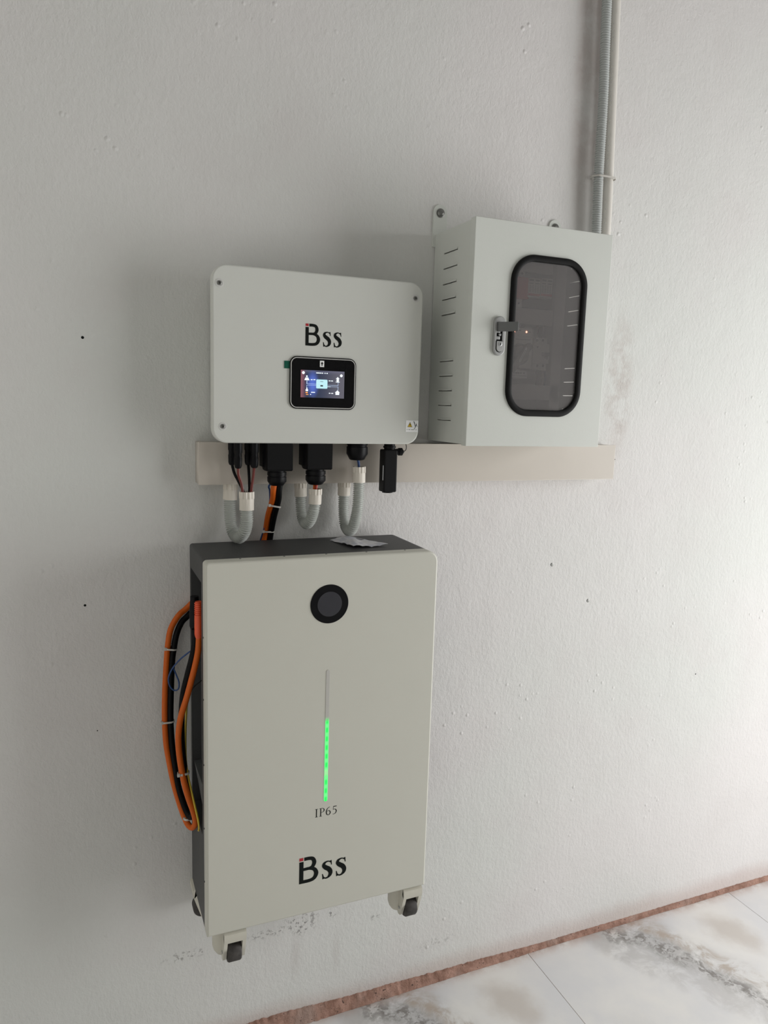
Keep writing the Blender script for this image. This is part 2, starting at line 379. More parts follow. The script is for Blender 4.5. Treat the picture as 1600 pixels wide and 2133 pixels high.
# ============================================================ the setting
XL, XR, YB, ZC = -1.0, 2.8, -4.6, 3.1
wb = obj('wall_back', box(B(), XL-.15, XR+.15, 0, .15, -.1, ZC), 'wall', kind='structure')
obj('wall_left', box(B(), XL-.15, XL, YB, 0, -.1, ZC), 'left_wall', kind='structure')
wr = obj('wall_right', box(B(), XR, XR+.15, YB, 0, -.1, ZC), 'plain_wall', kind='structure')
cut(wr, [box(B(), XR-.1, XR+.3, -2.5, -.45, 0.0, 2.35)])
wf = obj('wall_front', box(B(), XL-.15, XR+.15, YB-.15, YB, -.1, ZC), 'front_wall', kind='structure')
obj('ceiling', box(B(), XL-.15, XR+.15, YB-.15, .15, ZC, ZC+.1), 'ceiling', kind='structure')
fl = obj('floor', box(B(), XL, XR, YB, 0, -.1, -.0012), 'grout', kind='structure')
me = None
for ix in range(-3, 3):
    for iy in range(6):
        x0 = .862+.8*ix; y1 = -.8*iy
        w_ = .7985; xa = max(x0, XL+.002)-x0; xb = min(w_, XR-.002-x0); yb_ = max(-w_, YB+.002-y1)
        if xb <= .05: continue
        full = xa == 0 and abs(xb-w_) < 1e-6 and yb_ == -w_
        if full and me is not None:
            t = bpy.data.objects.new('tile', me); COL.objects.link(t); t.parent = fl; t.location = (x0, y1, 0)
        else:
            t = obj('tile', box(B(), xa, xb, yb_, -.001, -.0011, 0, .0003), 'tile'); t.parent = fl; t.location = (x0, y1, 0)
            if full: me = t.data
# mortar fillet between wall and floor
def mortar():
    bm = B(); rows = []; n = 1100
    for i in range(n+1):
        x = XL+.01+(XR-XL-.02)*i/n
        h = .0135+.018*(1-min(1, max(0, (x-.15)/.80)))**1.1
        h *= 1+.14*noise.noise(Vector((x*5, 0, 0)))+.14*noise.noise(Vector((x*70, 3, 0)))+.08*noise.noise(Vector((x*200, 3, 0)))
        dpt = .010+.012*(1-min(1, max(0, (x-.2)/.8))); dpt *= 1+.12*noise.noise(Vector((x*7, 9, 0)))+.10*noise.noise(Vector((x*90, 5, 0)))
        prof = [(0, h), (-.35*dpt, h*.93), (-.6*dpt, h*.72), (-.72*dpt, h*.45), (-.9*dpt, h*.2), (-dpt, .0005)]
        r = []
        for k, (y, z) in enumerate(prof):
            q = (noise.noise(Vector((x*90, k*2.1, 0)))+.7*noise.noise(Vector((x*230, k*3.7, 4))))*.0019 if 0 < k < 5 else 0
            r.append(bm.verts.new((x, y+q, max(z+q*.8, .0002))))
        r.append(bm.verts.new((x, 0, .0002))); rows.append(r)
    for a, b in zip(rows, rows[1:]):
        for k in range(len(a)): bm.faces.new((a[k], a[(k+1) % 7], b[(k+1) % 7], b[k]))
    bm.faces.new(rows[0]); bm.faces.new(rows[-1][::-1])
    return bm
obj('trim_1', mortar(), 'mortar', kind='structure', sharp=80)
# drilled holes and specks in the wall (shallow plugs)
for (u, v, r) in ((172, 703, .0020), (177, 1261, .0018), (1150, 1176, .0036), (1225, 1251, .0036), (1449, 1404, .0014), (203, 1522, .0009), (1281, 957, .0009)):
    p = at(u, v, 0); obj('screw_hole', lathe(B(), [(0, r*1.5), (.0008, r), (.0009, r*.8)], (p.x, 0, p.z), (0, -1, 0), 12), 'steel' if r > .003 else 'ink', wb)
# ============================================================ logo lettering
def logo(parent, x, z, h, y):
    bm = B(); t = .155
    def T(pts): return [(x+a*h, z+b*h) for a, b in pts]
    poly(bm, T([(0, 0), (t, 0), (t, .845), (0, .845)]), y)
    ribbon(bm, T([(.180, .935), (.36, .935), (.50, .89), (.555, .74), (.49, .59), (.36, .545), (t, .54)]), [h*k for k in (.13, .13, .14, .155, .13, .11, .11)], y)
    ribbon(bm, T([(t, .54), (.38, .54), (.56, .47), (.635, .30), (.56, .13), (.38, .065), (.0, .065)]), [h*k for k in (.11, .115, .14, .165, .145, .13, .13)], y+.0001)
    for dx in (.84, 1.37):
        P = [(.345, .60), (.27, .655), (.18, .655), (.095, .60), (.085, .51), (.16, .43), (.27, .35), (.335, .24), (.325, .12), (.24, .03), (.14, .015), (.05, .07)]
        W = [.02, .04, .055, .10, .145, .17, .175, .165, .13, .07, .05, .02]
        ribbon(bm, T([(a+dx, b) for a, b in P]), [h*k for k in W], y)
        poly(bm, T([(dx+.27, .655), (dx+.375, .685), (dx+.39, .50), (dx+.36, .50), (dx+.335, .60)]), y+.0001)
        poly(bm, T([(dx+.02, .20), (dx+.05, .20), (dx+.085, .09), (dx+.15, .02), (dx+.035, -.015)]), y+.0001)
    o = obj('logo_lettering', bm, 'ink', parent); o['label'] = 'black lettering Bss'
    q = obj('logo_square', poly(B(), T([(0, .885), (t*.93, .885), (t*.93, 1.0), (0, 1.0)]), y), 'red_ink', parent); q['label'] = 'small red square on the corner of the B'
# ============================================================ inverter
IX0, IX1, IZ0, IZ1, IY = -.0763, .3915, 1.5107, 1.869, -.1142
inv = thing('inverter', 'white wall-mounted inverter box with a small lit screen and Bss lettering', 'inverter', (.157, -.05, IZ0))
cv = obj('cover_plate', slab(B(), IX0, IX1, IZ0, IZ1, .030, -.094, IY, .0035, 10), 'cover', inv)
obj('housing', slab(B(), IX0+.016, IX1-.016, IZ0+.012, IZ1-.012, .02, -.014, -.094, 0, 6), 'cover', inv)
obj('wall_bracket', box(B(), 0.02, .30, -.014, 0, 1.60, 1.80), 'steel', inv)
for (u, v) in ((457, 589), (865.4, 621.6), (464, 888)):
    p = at(u, v, IY)
    s = obj('screw', lathe(B(), [(0, .0090), (.0003, .0088), (.0006, .0078), (.0006, .0060), (.0002, .0056)], (p.x, IY, p.z), (0, -1, 0), 28), 'rim', inv); s['label'] = 'screw in a round recess'
    obj('screw_head', lathe(B(), [(0, .0046), (.0010, .0044), (.0016, .0034), (.0016, .0020), (.0002, .0018), (.0002, .0002)], (p.x, IY-.0003, p.z), (0, -1, 0), 20), 'steel', s)
logo(inv, .1192, 1.7185, .0455, IY)
# display
dx0, dx1, dz0, dz1 = .0850, .2345, 1.5850, 1.6955
ds = obj('display_panel', slab(B(), dx0, dx1, dz0, dz1, .016, IY, IY-.0030, .0006, 10), 'gloss', inv); ds['label'] = 'black glass display panel'
obj('rim_line', frame_ring(B(), dx0+.0022, dx1-.0022, dz0+.0022, dz1-.0022, .0138, .0017, IY-.0031, IY-.0036, 10, .0004), 'rim', ds)
sx0, sx1, sz0, sz1 = .1093, .2072, 1.6095, 1.6672
obj('screen', box(B(), sx0, sx1, IY-.0036, IY-.0028, sz0, sz1), 'screen', ds)['label'] = 'lit colour screen'
YS = IY-.0036; Wd, Ht = sx1-sx0, sz1-sz0
def uv(u, v): return (sx0+u*Wd, sz0+v*Ht)
def ubox(bm, u0, u1, v0, v1): return poly(bm, [uv(u0, v0), uv(u1, v0), uv(u1, v1), uv(u0, v1)], YS, .0003)
def ucirc(bm, u, v, r, n=14):
    c = uv(u, v); return poly(bm, [(c[0]+r*math.cos(2*math.pi*k/n), c[1]+r*math.sin(2*math.pi*k/n)) for k in range(n)], YS, .0003)
bm = B()
ucirc(bm, .056, .90, .0030); ucirc(bm, .927, .845, .0030)
ucirc(bm, .135, .775, .0018); poly(bm, [uv(.08, .63), uv(.195, .63), uv(.165, .73), uv(.105, .73)], YS, .0003)      # solar panel under the sun
for (u0, u1) in ((.345, .42), (.425, .46), (.47, .505), (.535, .56), (.58, .61)): ubox(bm, u0, u1, .895, .925)
for (u0, u1, v) in ((.225, .265, .655), (.285, .33, .66), (.635, .675, .64), (.69, .735, .64), (.235, .325, .195), (.645, .68, .18), (.70, .745, .18)): ubox(bm, u0, u1, v-.014, v+.014)
ubox(bm, .825, .865, .60, .72); poly(bm, [uv(.80, .72), uv(.89, .72), uv(.845, .79)], YS, .0003); poly(bm, [uv(.805, .66), uv(.885, .66), uv(.845, .72)], YS, .0003); ubox(bm, .80, .89, .595, .62)   # pylon
ubox(bm, .80, .885, .13, .21); poly(bm, [uv(.785, .21), uv(.90, .21), uv(.845, .30)], YS, .0003)                   # house
ubox(bm, .112, .165, .23, .30); ubox(bm, .128, .150, .30, .36)                                                   # battery
ubox(bm, .215, .235, .10, .13); ubox(bm, .61, .68, .415, .43)
obj('screen_icon', bm, 'white_led', ds)
for q in ((.130, .138, .36, .445), (.130, .145, .50, .62), (.130, .35, .497, .507), (.130, .35, .447, .457), (.605, .86, .470, .480), (.605, .86, .420, .430), (.853, .86, .47, .59), (.853, .86, .30, .43)): obj('flow_line', ubox(B(), *q), 'line_led', ds)
bm = B(); c0 = uv(.35, .345); c1 = uv(.607, .675); slab(bm, c0[0], c1[0], c0[1], c1[1], .0018, YS, YS-.0004, 0, 3); obj('inverter_icon', bm, 'cyan_led', ds)
bm = B(); ubox(bm, .445, .505, .42, .47); ubox(bm, .44, .51, .59, .605)
bmesh.ops.translate(bm, vec=(0, -.0003, 0), verts=bm.verts); obj('icon_detail', bm, 'lens', ds)
bm = B(); ubox(bm, .112, .160, .155, .20); ubox(bm, .12, .175, .095, .12); obj('battery_icon', bm, 'orange_led', ds)
# arrow sticker, green tab
p = at(671, 758, YS)
ar = obj('arrow_sticker', box(B(), p.x-.0047, p.x+.0047, IY-.0037, IY-.0030, p.z-.0066, p.z+.0066), 'paper', ds)
bm = B(); poly(bm, [(p.x-.001, p.z-.004), (p.x+.001, p.z-.004), (p.x+.001, p.z), (p.x+.003, p.z), (p.x, p.z+.0045), (p.x-.003, p.z), (p.x-.001, p.z)], IY-.0037, .0003); obj('printed_arrow', bm, 'ink', ds)
p0 = at(592, 767, IY); p1 = at(604, 752, IY); obj('green_tab', box(B(), p0.x, dx0+.003, IY-.0012, IY, p0.z, p1.z), 'green', inv)['label'] = 'dark green tape tab'
# warning sticker
q0 = at(845, 899.5, IY); q1 = at(871.5, 876, IY); q1.x = min(q1.x, IX1-.0018)
ws = obj('warning_sticker', box(B(), q0.x, q1.x, IY-.0006, IY+.0001, q0.z, q1.z), 'paper', inv); ws['label'] = 'white warning sticker with a yellow triangle'
def sv(a, b): return (q0.x+a*(q1.x-q0.x), q0.z+b*(q1.z-q0.z))
YW = IY-.0006
obj('triangle_border', poly(B(), [sv(.12, .42), sv(.52, .42), sv(.33, .86)], YW, .0002), 'steel', ws)
obj('warning_triangle', poly(B(), [sv(.165, .45), sv(.475, .45), sv(.33, .78)], YW-.0002, .0002), 'warn', ws)
bm = B(); poly(bm, [sv(.305, .56), sv(.35, .56), sv(.36, .70), sv(.295, .70)], YW-.0004, .0002); poly(bm, [sv(.305, .48), sv(.35, .48), sv(.35, .53), sv(.305, .53)], YW-.0004, .0002)
ribbon(bm, [sv(.62, .95), sv(.66, .85), sv(.72, .70), sv(.76, .50)], [.0006, .0016, .0014, .0012], YW, .0002); ribbon(bm, [sv(.88, .72), sv(.80, .50), sv(.72, .30), sv(.66, .2)], [.0006, .0014, .0010, .0004], YW, .0002)
ribbon(bm, [sv(.84, .72), sv(.88, .58), sv(.93, .45)], [.0005, .0009, .0005], YW, .0002)
for a, b in ((.08, .14), (.22, .36), (.44, .58), (.60, .66), (.80, .88)): poly(bm, [sv(a, .18), sv(b, .18), sv(b, .215), sv(a, .215)], YW, .0002)
obj('sticker_print', bm, 'ink', ws)
# --- bottom fittings
def gland(bm, x, y, ztop, zbot, r):
    h = ztop-zbot; seg = 24
    lathe(bm, [(0, r*.86), (h*.10, r*.86), (h*.10, r), (h*.32, r), (h*.34, r*.92), (h*.40, r*.92), (h*.42, r), (h*.72, r*.98), (h*.86, r*.84), (h*.97, r*.72), (h, r*.60)], (x, y, ztop), (0, 0, -1), seg,
          rfun=lambda s, q, k: q*(1.0+(.05 if (k % 4 == 0 and .42*h < s < .8*h) else 0)))
    return bm
def terminal(u0, u1, v1, gu0, gu1, gv, lab):
    y0 = -.106
    a = at(u0, v1, y0); b = at(u1, v1, y0); z0 = (a.z+b.z)/2
    bm = B()
    # bevelled box: profile in yz extruded in x
    prof = [(-.0532, IZ0+.012), (y0, IZ0+.012), (y0, z0+.002), (y0+.002, z0), (-.070, z0), (-.0532, z0+.012)]
    loft(bm, [[(x, y, z) for y, z in prof] for x in (a.x, b.x)])
    bmesh.ops.bevel(bm, geom=bm.edges[:], offset=.0015, segments=2, affect='EDGES')
    t = obj('terminal_cover', bm, 'black2', inv); t['label'] = lab
    gx = (at(gu0, gv, -.084).x+at(gu1, gv, -.084).x)/2; gr = (at(gu1, gv, -.084).x-at(gu0, gv, -.084).x)/2; gz = at((gu0+gu1)/2, gv, -.084).z
    obj('cable_gland', gland(B(), gx, -.084, z0, gz, gr), 'black', t)
    # back-left shoulder of the box, as seen left of the front block
    obj('side_block', box(B(), a.x-.004, a.x+.01, -.085, -.0532, z0+.008, IZ0+.012, .001), 'black', t)
    return gx, gz
g1 = terminal(555.6, 610.3, 982, 557, 596, 1011, 'wide black terminal cover over the orange cable')
g2 = terminal(639.8, 692.6, 979, 637, 677, 1009, 'wide black terminal cover without orange cable')
a = at(722.7, 958, -.084); b = at(764, 958, -.084)
obj('cable_gland', gland(B(), (a.x+b.x)/2, -.084, IZ0+.013, a.z, (b.x-a.x)/2), 'black', inv); g3 = ((a.x+b.x)/2, a.z)
# data logger stick
p = at(807, 1024, -.084); q = at(807, 936, -.084); hw = (at(821, 980, -.084).x-at(794, 980, -.084).x)/2
dg = thing('data_logger_stick', 'black wireless logger stick hanging under the right end of the inverter', 'logger', (p.x, -.084, p.z))
def stick():
    bm = B(); slab(bm, p.x-hw, p.x+hw, p.z, q.z, .004, -.068, -.100, .003, 6, .003); return bm
obj('stick_body', stick(), 'black2', dg)
obj('threaded_neck', lathe(B(), [(0, hw*.78), (.006, hw*.78), (.0065, hw*.9), (.011, hw*.9), (.0115, hw*.78), (IZ0+.012-q.z+.003, hw*.78)], (p.x+.002, -.084, q.z-.003), (0, 0, 1), 24), 'black', dg)
obj('end_cap', lathe(B(), [(0, .004), (.001, hw*.75), (.004, hw*.78)], (p.x, -.084, p.z-.003), (0, 0, 1), 20), 'black', dg)
bm = B(); s = at(798, 985, -.100); box(bm, s.x-.001, s.x+.0008, -.1006, -.0995, s.z-.017, s.z+.017); obj('printed_strip', bm, 'silver', dg)
k = at(827, 941, -.084)
obj('side_plug', lathe(B(), [(0, .0065), (.012, .0075), (.012, .009), (.020, .009), (.021, .006), (.025, .003)], (p.x+hw-.003, -.084, k.z), (1, 0, 0), 18), 'black', dg)
e = p.x+hw+.02
obj('strap_loop', sweep(B(), [(e, -.084, k.z), (e+.006, -.086, k.z+.004), (e+.007, -.086, k.z+.014), (e+.003, -.084, IZ0+.006)], .0009, 8, .002), 'black', dg)
# solar plugs with their wires
def solar(name_lab, u0, u1, v1, Y, wire, wpts, mtl):
    a = at(u0, v1, Y); b = at(u1, v1, Y); x = (a.x+b.x)/2; r = (b.x-a.x)/2*1.1; z = a.z
    t = thing('solar_cable', name_lab, 'cable', (x, Y, z), 'solar cables with black plugs under the left end of the inverter')
    h = IZ0+.012-z
    obj('plug', lathe(B(), [(0, r*.55), (.0015, r*.9), (.004, r*1.0), (.006, r*1.12), (.022, r*1.18), (.024, r*1.05), (.032, r*1.05), (.034, r*1.2), (h-.006, r*1.2), (h-.005, r*.8), (h, r*.8)], (x, Y, z), (0, 0, 1), 16,
                      rfun=lambda s, q, k: q*(.93 if (k % 4 < 1 and s < .03) else 1)), 'black', t)
    obj('lock_tab', box(B(), x+r*.55, x+r*.85, Y-r*.9, Y-r*.3, z+.026, z+.048, .0008), 'black2', t)
    obj('wire', sweep(B(), [(x, Y, z+.004)]+[at(*w_) for w_ in wpts], .0031, 10, .004), mtl, t)
solar('leftmost black plug, black wire, under the inverter left end', 477, 489, 969, -.066, None, [(488, 985, -.068), (497, 1003, -.074), (507, 1024, -.080), (507, 1040, -.084)], 'cable_black')
solar('front plug of the left pair, on a dark red wire into the left loop', 489.5, 502.5, 976, -.092, None, [(497, 990, -.091), (502.5, 1006, -.090), (505.5, 1024, -.089), (508, 1040, -.087)], 'red_wire')
solar('black plug with black wire, behind the right of the two left plug pairs', 511, 523, 969, -.066, None, [(518.5, 985, -.070), (519.5, 1005, -.076), (519.8, 1024, -.082), (518, 1040, -.084)], 'cable_black')
solar('front plug of the right pair, its dark red wire straight down', 523, 536.5, 975, -.092, None, [(528, 990, -.092), (525.5, 1006, -.090), (523, 1024, -.088), (520, 1040, -.086)], 'red_wire')
# ============================================================ trunking
tr = thing('cable_trunking', 'long beige plastic cable trunking running behind both boxes', 'trunking', (-.095, 0, 1.415))
TX0, TX1, TZ0, TZ1, TY = -.095, 1.010, 1.4165, 1.5085, -.052
obj('trunk_base', box(B(), TX0+.001, TX1-.001, TY+.010, 0, TZ0+.001, TZ1-.001), 'duct', tr)
obj('trunk_lid', box(B(), TX0, TX1, TY, TY+.010, TZ0, TZ1, .0015), 'duct', tr)
# ============================================================ U-shaped flexible conduits
def collar(bm, p, d, r, L):
    """fluted collar: mouth at p, running along d for L, hollow"""
    prof = [(.014, r*.72), (0, r*.80), (0, r*1.03), (L*.36, r*1.03), (L*.40, r*.98), (L, r*.98), (L, r*.80)]
    return lathe(bm, prof, p, d, 48, rfun=lambda s, q, k: q*(.885 if (k % 4 < 2 and s < L*.38 and q > r*.9) else 1))
def uloop(lab, back_top, back_pts, pts, front_top, r, fl, bl=.036):
    P = [at(*q) for q in [back_pts]+pts[:-1]]+[at(*pts[-1])]
    bt = at(*back_top); ft = at(*front_top)
    bt.z = TZ0
    t = thing('conduit_loop', lab, 'conduit', (bt.x, bt.y, bt.z), 'three U-shaped grey conduits under the inverter')
    obj('conduit', corrugated(B(), [bt+(P[0]-bt)*.5]+P+[P[-1].lerp(ft, .5)], r), 'cond', t)
    db = (P[0]-bt).normalized(); df = (P[-1]-ft).normalized()
    obj('collar', collar(B(), bt, db, r*1.15, bl), 'collar', t); obj('collar', collar(B(), ft, df, r*1.15, fl), 'collar', t)
    return ft
rC = .0138
uloop('leftmost grey corrugated conduit loop, holding four solar wires', (480.5, 1012, -.026), (479, 1048, -.026), [(480.5, 1085, -.027), (486, 1108, -.034), (497, 1120, -.055), (509, 1108, -.077), (514, 1085, -.085), (514, 1064, -.085)], (514, 1024, -.085), rC, .040)
uloop('middle conduit loop, smallest of the three, below the second terminal cover', (626, 1011, -.026), (626.5, 1042, -.026), [(628, 1068, -.028), (633, 1086, -.040), (640, 1091, -.058), (648, 1081, -.076), (653.5, 1064, -.084), (656, 1051, -.085)], (657.5, 1018, -.086), .0125, .034, .032)
uloop('rightmost and tallest conduit loop, collar holding blue wire', (717, 1009, -.026), (716, 1044, -.026), [(716.5, 1075, -.027), (720, 1096, -.036), (728, 1106, -.056), (737, 1095, -.074), (744.5, 1062, -.084), (747, 1030, -.085), (747.8, 1008, -.085)], (748, 972, -.085), rC*.94, .036, .032)
# short wires into the loops
def wire(name, lab, pts, r, m, group=None, cat='wire'):
    P = [Vector(p) if len(p) == 3 and abs(p[0]) < 5 else at(*p) for p in pts]
    o = obj(name, sweep(B(), P, r, 12, .005), m, origin=P[0]); return tag(o, lab, cat, group)
for dx, m, l, d in ((-.004, 'orange', 'short orange-yellow wire entering the middle conduit loop', .002), (.003, 'bright_red', 'short bright red wire entering the middle conduit loop', -.003)):
    top = Vector((g2[0]+dx, -.086+d, g2[1]+.006)); e = at(656, 1026, -.086); wire('short_wire', l, [tuple(top), tuple(top.lerp(e, .5)), (e.x+dx*.8, e.y+d, e.z)], .0028, m)
e = at(747, 990, -.085); wire('short_wire', 'blue wire from the round gland into the tallest conduit loop', [(g3[0], -.084, g3[1]+.006), tuple(at(747.5, 966, -.084)), tuple(e)], .0030, 'blue')
# ============================================================ battery cabinet
BX0, BX1, BZ0, BZ1, BYB, BYF = -.1126, .3895, .4887, 1.2865, -.0334, -.2425
bat = thing('battery_cabinet', 'tall wall-hung battery cabinet, pale front and charcoal sides, green light bar', 'battery', (.138, -.12, BZ0))
YC = BYF+.030
bd = obj('body', slab(B(), BX0, BX1, BZ0, BZ1, (.001, .001, .024, .006), BYB, YC, 0, 8, 0), 'batt_body', bat)
ZR0, ZR1, YR0, YR1 = .690, 1.236, -.048, -.190
cut(bd, [box(B(), BX0-.01, BX0+.034, YR1, YR0, ZR0, ZR1), box(B(), BX0+.03, BX0+.055, -.175, -.060, .80, 1.20)])
fc = obj('front_cover', slab(B(), BX0-.0004, BX1+.0004, BZ0-.0006, BZ1+.0004, (.0015, .0015, .025, .008), YC, BYF, .004, 10), 'batt_cover', bat)
obj('wall_bracket', box(B(), .0, .28, BYB, 0, .95, 1.20), 'steel', bat)
obj('recess_plate', box(B(), BX0+.0338, BX0+.035, -.185, -.052, .70, .80), 'recess', bat)
obj('recess_panel', box(B(), BX0+.020, BX0+.034, -.120, YR0, .78, 1.10, .002), 'recess', bat)
# diagonal gusset low in the recess
bm = B(); loft(bm, [[(x, y, z) for y, z in ((-.050, .79), (-.187, .79), (-.187, .735))] for x in (BX0+.004, BX0+.034)]); obj('gusset', bm, 'recess', bat)
for z in (1.13, 1.0, .86, .72, .60):
    obj('side_rivet', lathe(B(), [(0, .002), (.0006, .0018), (.0008, .001)], (BX0-.0004, YC-.004, z), (-1, 0, 0), 10), 'ink', bat)
for x in (-.04, .05, .14, .23, .32):
    obj('top_rivet', lathe(B(), [(0, .0024), (.0006, .002), (.0009, .001)], (x, YC-.006, BZ1+.0004), (0, 0, 1), 10), 'steel', bat)
p = at(686.5, 1258, BYF)
obj('status_ring', lathe(B(), [(0, .0415), (.0006, .0415), (.0012, .0408), (.0012, .0270)], (p.x, BYF, p.z), (0, -1, 0), 56), 'black', bat)['label'] = 'round black display ring'
obj('status_lens', lathe(B(), [(0, .0266), (.0006, .0266), (.0007, .026)], (p.x, BYF-.0011, p.z), (0, -1, 0), 48), 'lens', bat)['label'] = 'dark grey round lens'
z0 = at(678, 1669, BYF).z; z1 = at(684, 1395, BYF).z; xs = .1411
obj('light_bar', slab(B(), xs-.0041, xs+.0041, z0, z1, .004, BYF, BYF-.0007, .0003, 6), 'strip', bat)['label'] = 'slim light bar, lower part glowing green'
# IP65 lettering
def ip65(parent, x, z, h, y):
    bm = B(); T = lambda pts: [(x+a*h, z+b*h) for a, b in pts]; W = lambda ws: [h*k for k in ws]
    rect = lambda a, b, c, d: poly(bm, T([(a, c), (b, c), (b, d), (a, d)]), y, .0003)
    rect(.10, .21, .03, .97); rect(0, .31, 0, .045); rect(0, .31, .955, 1)                                   # I
    rect(.60, .71, .03, .97); rect(.50, .81, 0, .045); rect(.50, .70, .955, 1)                               # P
    ribbon(bm, T([(.70, .975), (.90, .96), (1.03, .86), (1.06, .74), (1.02, .60), (.90, .51), (.70, .49)]), W([.05, .055, .09, .12, .09, .055, .045]), y+.0001, .0003)
    ribbon(bm, T([(1.76, .99), (1.55, .90), (1.38, .68), (1.33, .40), (1.38, .15), (1.53, .03), (1.70, .08), (1.79, .28), (1.73, .48), (1.58, .56), (1.42, .48)]), W([.03, .06, .09, .11, .10, .05, .08, .11, .09, .05, .03]), y, .0003)  # 6
    rect(2.16, 2.56, .90, .98); poly(bm, T([(2.16, .98), (2.205, .98), (2.165, .57), (2.12, .55)]), y+.0001, .0003)   # 5
    ribbon(bm, T([(2.13, .56), (2.28, .60), (2.44, .54), (2.53, .36), (2.46, .14), (2.30, .02), (2.10, .03)]), W([.05, .06, .09, .12, .10, .06, .05]), y+.0002, .0003)
    obj('rating_text', bm, 'ink', parent)['label'] = 'black serif lettering IP65'
p = at(656.5, 1703, BYF); ip65(bat, p.x, p.z, .0190, BYF)
logo(bat, .0844, .5634, .0605, BYF)
# casters
def caster(cx, cy, turn, lab=None):
    zt = BZ0-.0006; zw = .4255; R_ = Matrix.Rotation(turn, 4, 'Z'); T_ = Matrix.Translation((cx, cy, 0))
    def fin(bm): bmesh.ops.transform(bm, matrix=T_ @ R_, verts=bm.verts); return bm
    hw_ = .0235; bm = B()
    # swivel boss behind, arched hood with two cheeks in front; wheel axis along x, tread towards -y
    lathe(bm, [(0, .0235), (.060, .0235), (.070, .021), (.078, .016), (.083, .008)], (-.017, .022, zt), (0, 0, -1), 28)
    box(bm, -.022, .022, -.020, .020, zt-.020, zt-.001, .002)
    for s in (-1, 1):
        x0_, x1_ = (s*hw_, s*(hw_-.0075)); prof = [(-.022, zt-.004), (.020, zt-.004), (.020, zt-.040), (.012, zw-.012), (.0, zw-.019), (-.009, zw-.016), (-.016, zw+.004), (-.026, zw+.034)]
        loft(bm, [[(x, y, z) for y, z in prof] for x in (x0_, x1_)])
    loft(bm, [[(x, y, z) for y, z in ((-.022, zt-.004), (-.018, zt-.020), (-.0262, zw+.034), (-.029, zw+.044), (-.028, zt-.008))] for x in (-hw_, hw_)])
    h_ = obj('caster', fin(bm), 'caster', bat)
    if lab: h_['label'] = lab
    bm = B(); lathe(bm, [(-.0145, .012), (-.0145, .0205), (-.0115, .0225), (.0115, .0225), (.0145, .0205), (.0145, .012)], (0, -.004, zw), (1, 0, 0), 32); obj('wheel', fin(bm), 'wheel', h_)
    bm = B(); lathe(bm, [(-hw_-.0012, .0035), (hw_+.0012, .0035)], (0, -.004, zw), (1, 0, 0), 14); obj('axle', fin(bm), 'silver', h_)
    bm = B(); lathe(bm, [(0, .0055), (.003, .0055)], (-.036, .004, zt-.016), (-1, -.6, 0), 14); obj('swivel_bolt', fin(bm), 'steel', h_)
caster(-.053, -.212, 0); caster(.362, -.212, 0); caster(-.088, -.046, math.radians(-90)); caster(.345, -.085, math.radians(160))
# crumpled packet on top of the battery
def packet():
    bm = B(); c = [Vector((.198, -.062, 0)), Vector((.292, -.108, 0)), Vector((.285, -.175, 0)), Vector((.205, -.150, 0))]; n = 12; g = []
    c = [Vector((.196, -.075, 0)), Vector((.258, -.052, 0)), Vector((.300, -.170, 0)), Vector((.216, -.176, 0))]
    for lay in (0, 1):
        G = []
        for i in range(n+1):
            row = []
            for j in range(n+1):
                a, b = i/n, j/n; p = c[0].lerp(c[1], a).lerp(c[3].lerp(c[2], a), b)
                ed = min(a, 1-a, b, 1-b)
                z = .0012+.008*math.sin(a*3.0+b*1.5)**2*.6+.004*abs(noise.noise(Vector((a*4, b*4, 1))))+lay*(.0006+.006*min(ed*5, 1)*(.6+.6*noise.noise(Vector((a*5, b*5, 8)))))
                row.append(bm.verts.new((p.x+.003*noise.noise(Vector((b*6, a, 0))), p.y, BZ1+z)))
            G.append(row)
        g.append(G)
    for lay, G in enumerate(g):
        for i in range(n):
            for j in range(n): bm.faces.new((G[i][j], G[i+1][j], G[i+1][j+1], G[i][j+1]))
    edge = lambda G: [G[i][0] for i in range(n)]+[G[n][j] for j in range(n)]+[G[i][n] for i in range(n, 0, -1)]+[G[0][j] for j in range(n, 0, -1)]
    a, b = edge(g[0]), edge(g[1]); m = len(a)
    for i in range(m): bm.faces.new((a[i], a[(i+1) % m], b[(i+1) % m], b[i]))
    return bm
def packet_mat():
    g = NT('printed_foil_packet'); tc = g.n('TexCoord').outputs['Generated']; sp = g.n('SeparateXYZ', {0: tc}); X, Y = sp.outputs[0], sp.outputs[1]
    c = g.mix(g.ramp(g.noise(tc, 4, 2), .40, .60), (.66, .66, .68), (.50, .51, .57))
    c = g.mix(g.math('MULTIPLY', blob(g, X, Y, .62, .62, .12, .10, .3), .8), c, (.06, .06, .07))
    c = g.mix(g.math('MULTIPLY', blob(g, X, Y, .32, .86, .18, .05, .4), .9), c, (.03, .03, .04))
    g.link(c, 'Base Color'); g.b.inputs['Roughness'].default_value = .4; return g.m
MAT['packet'] = packet_mat()
tag(obj('packet', packet(), 'packet', origin=(.25, -.12, BZ1), sharp=60), 'crumpled printed white packet lying on top of the battery cabinet', 'packet')
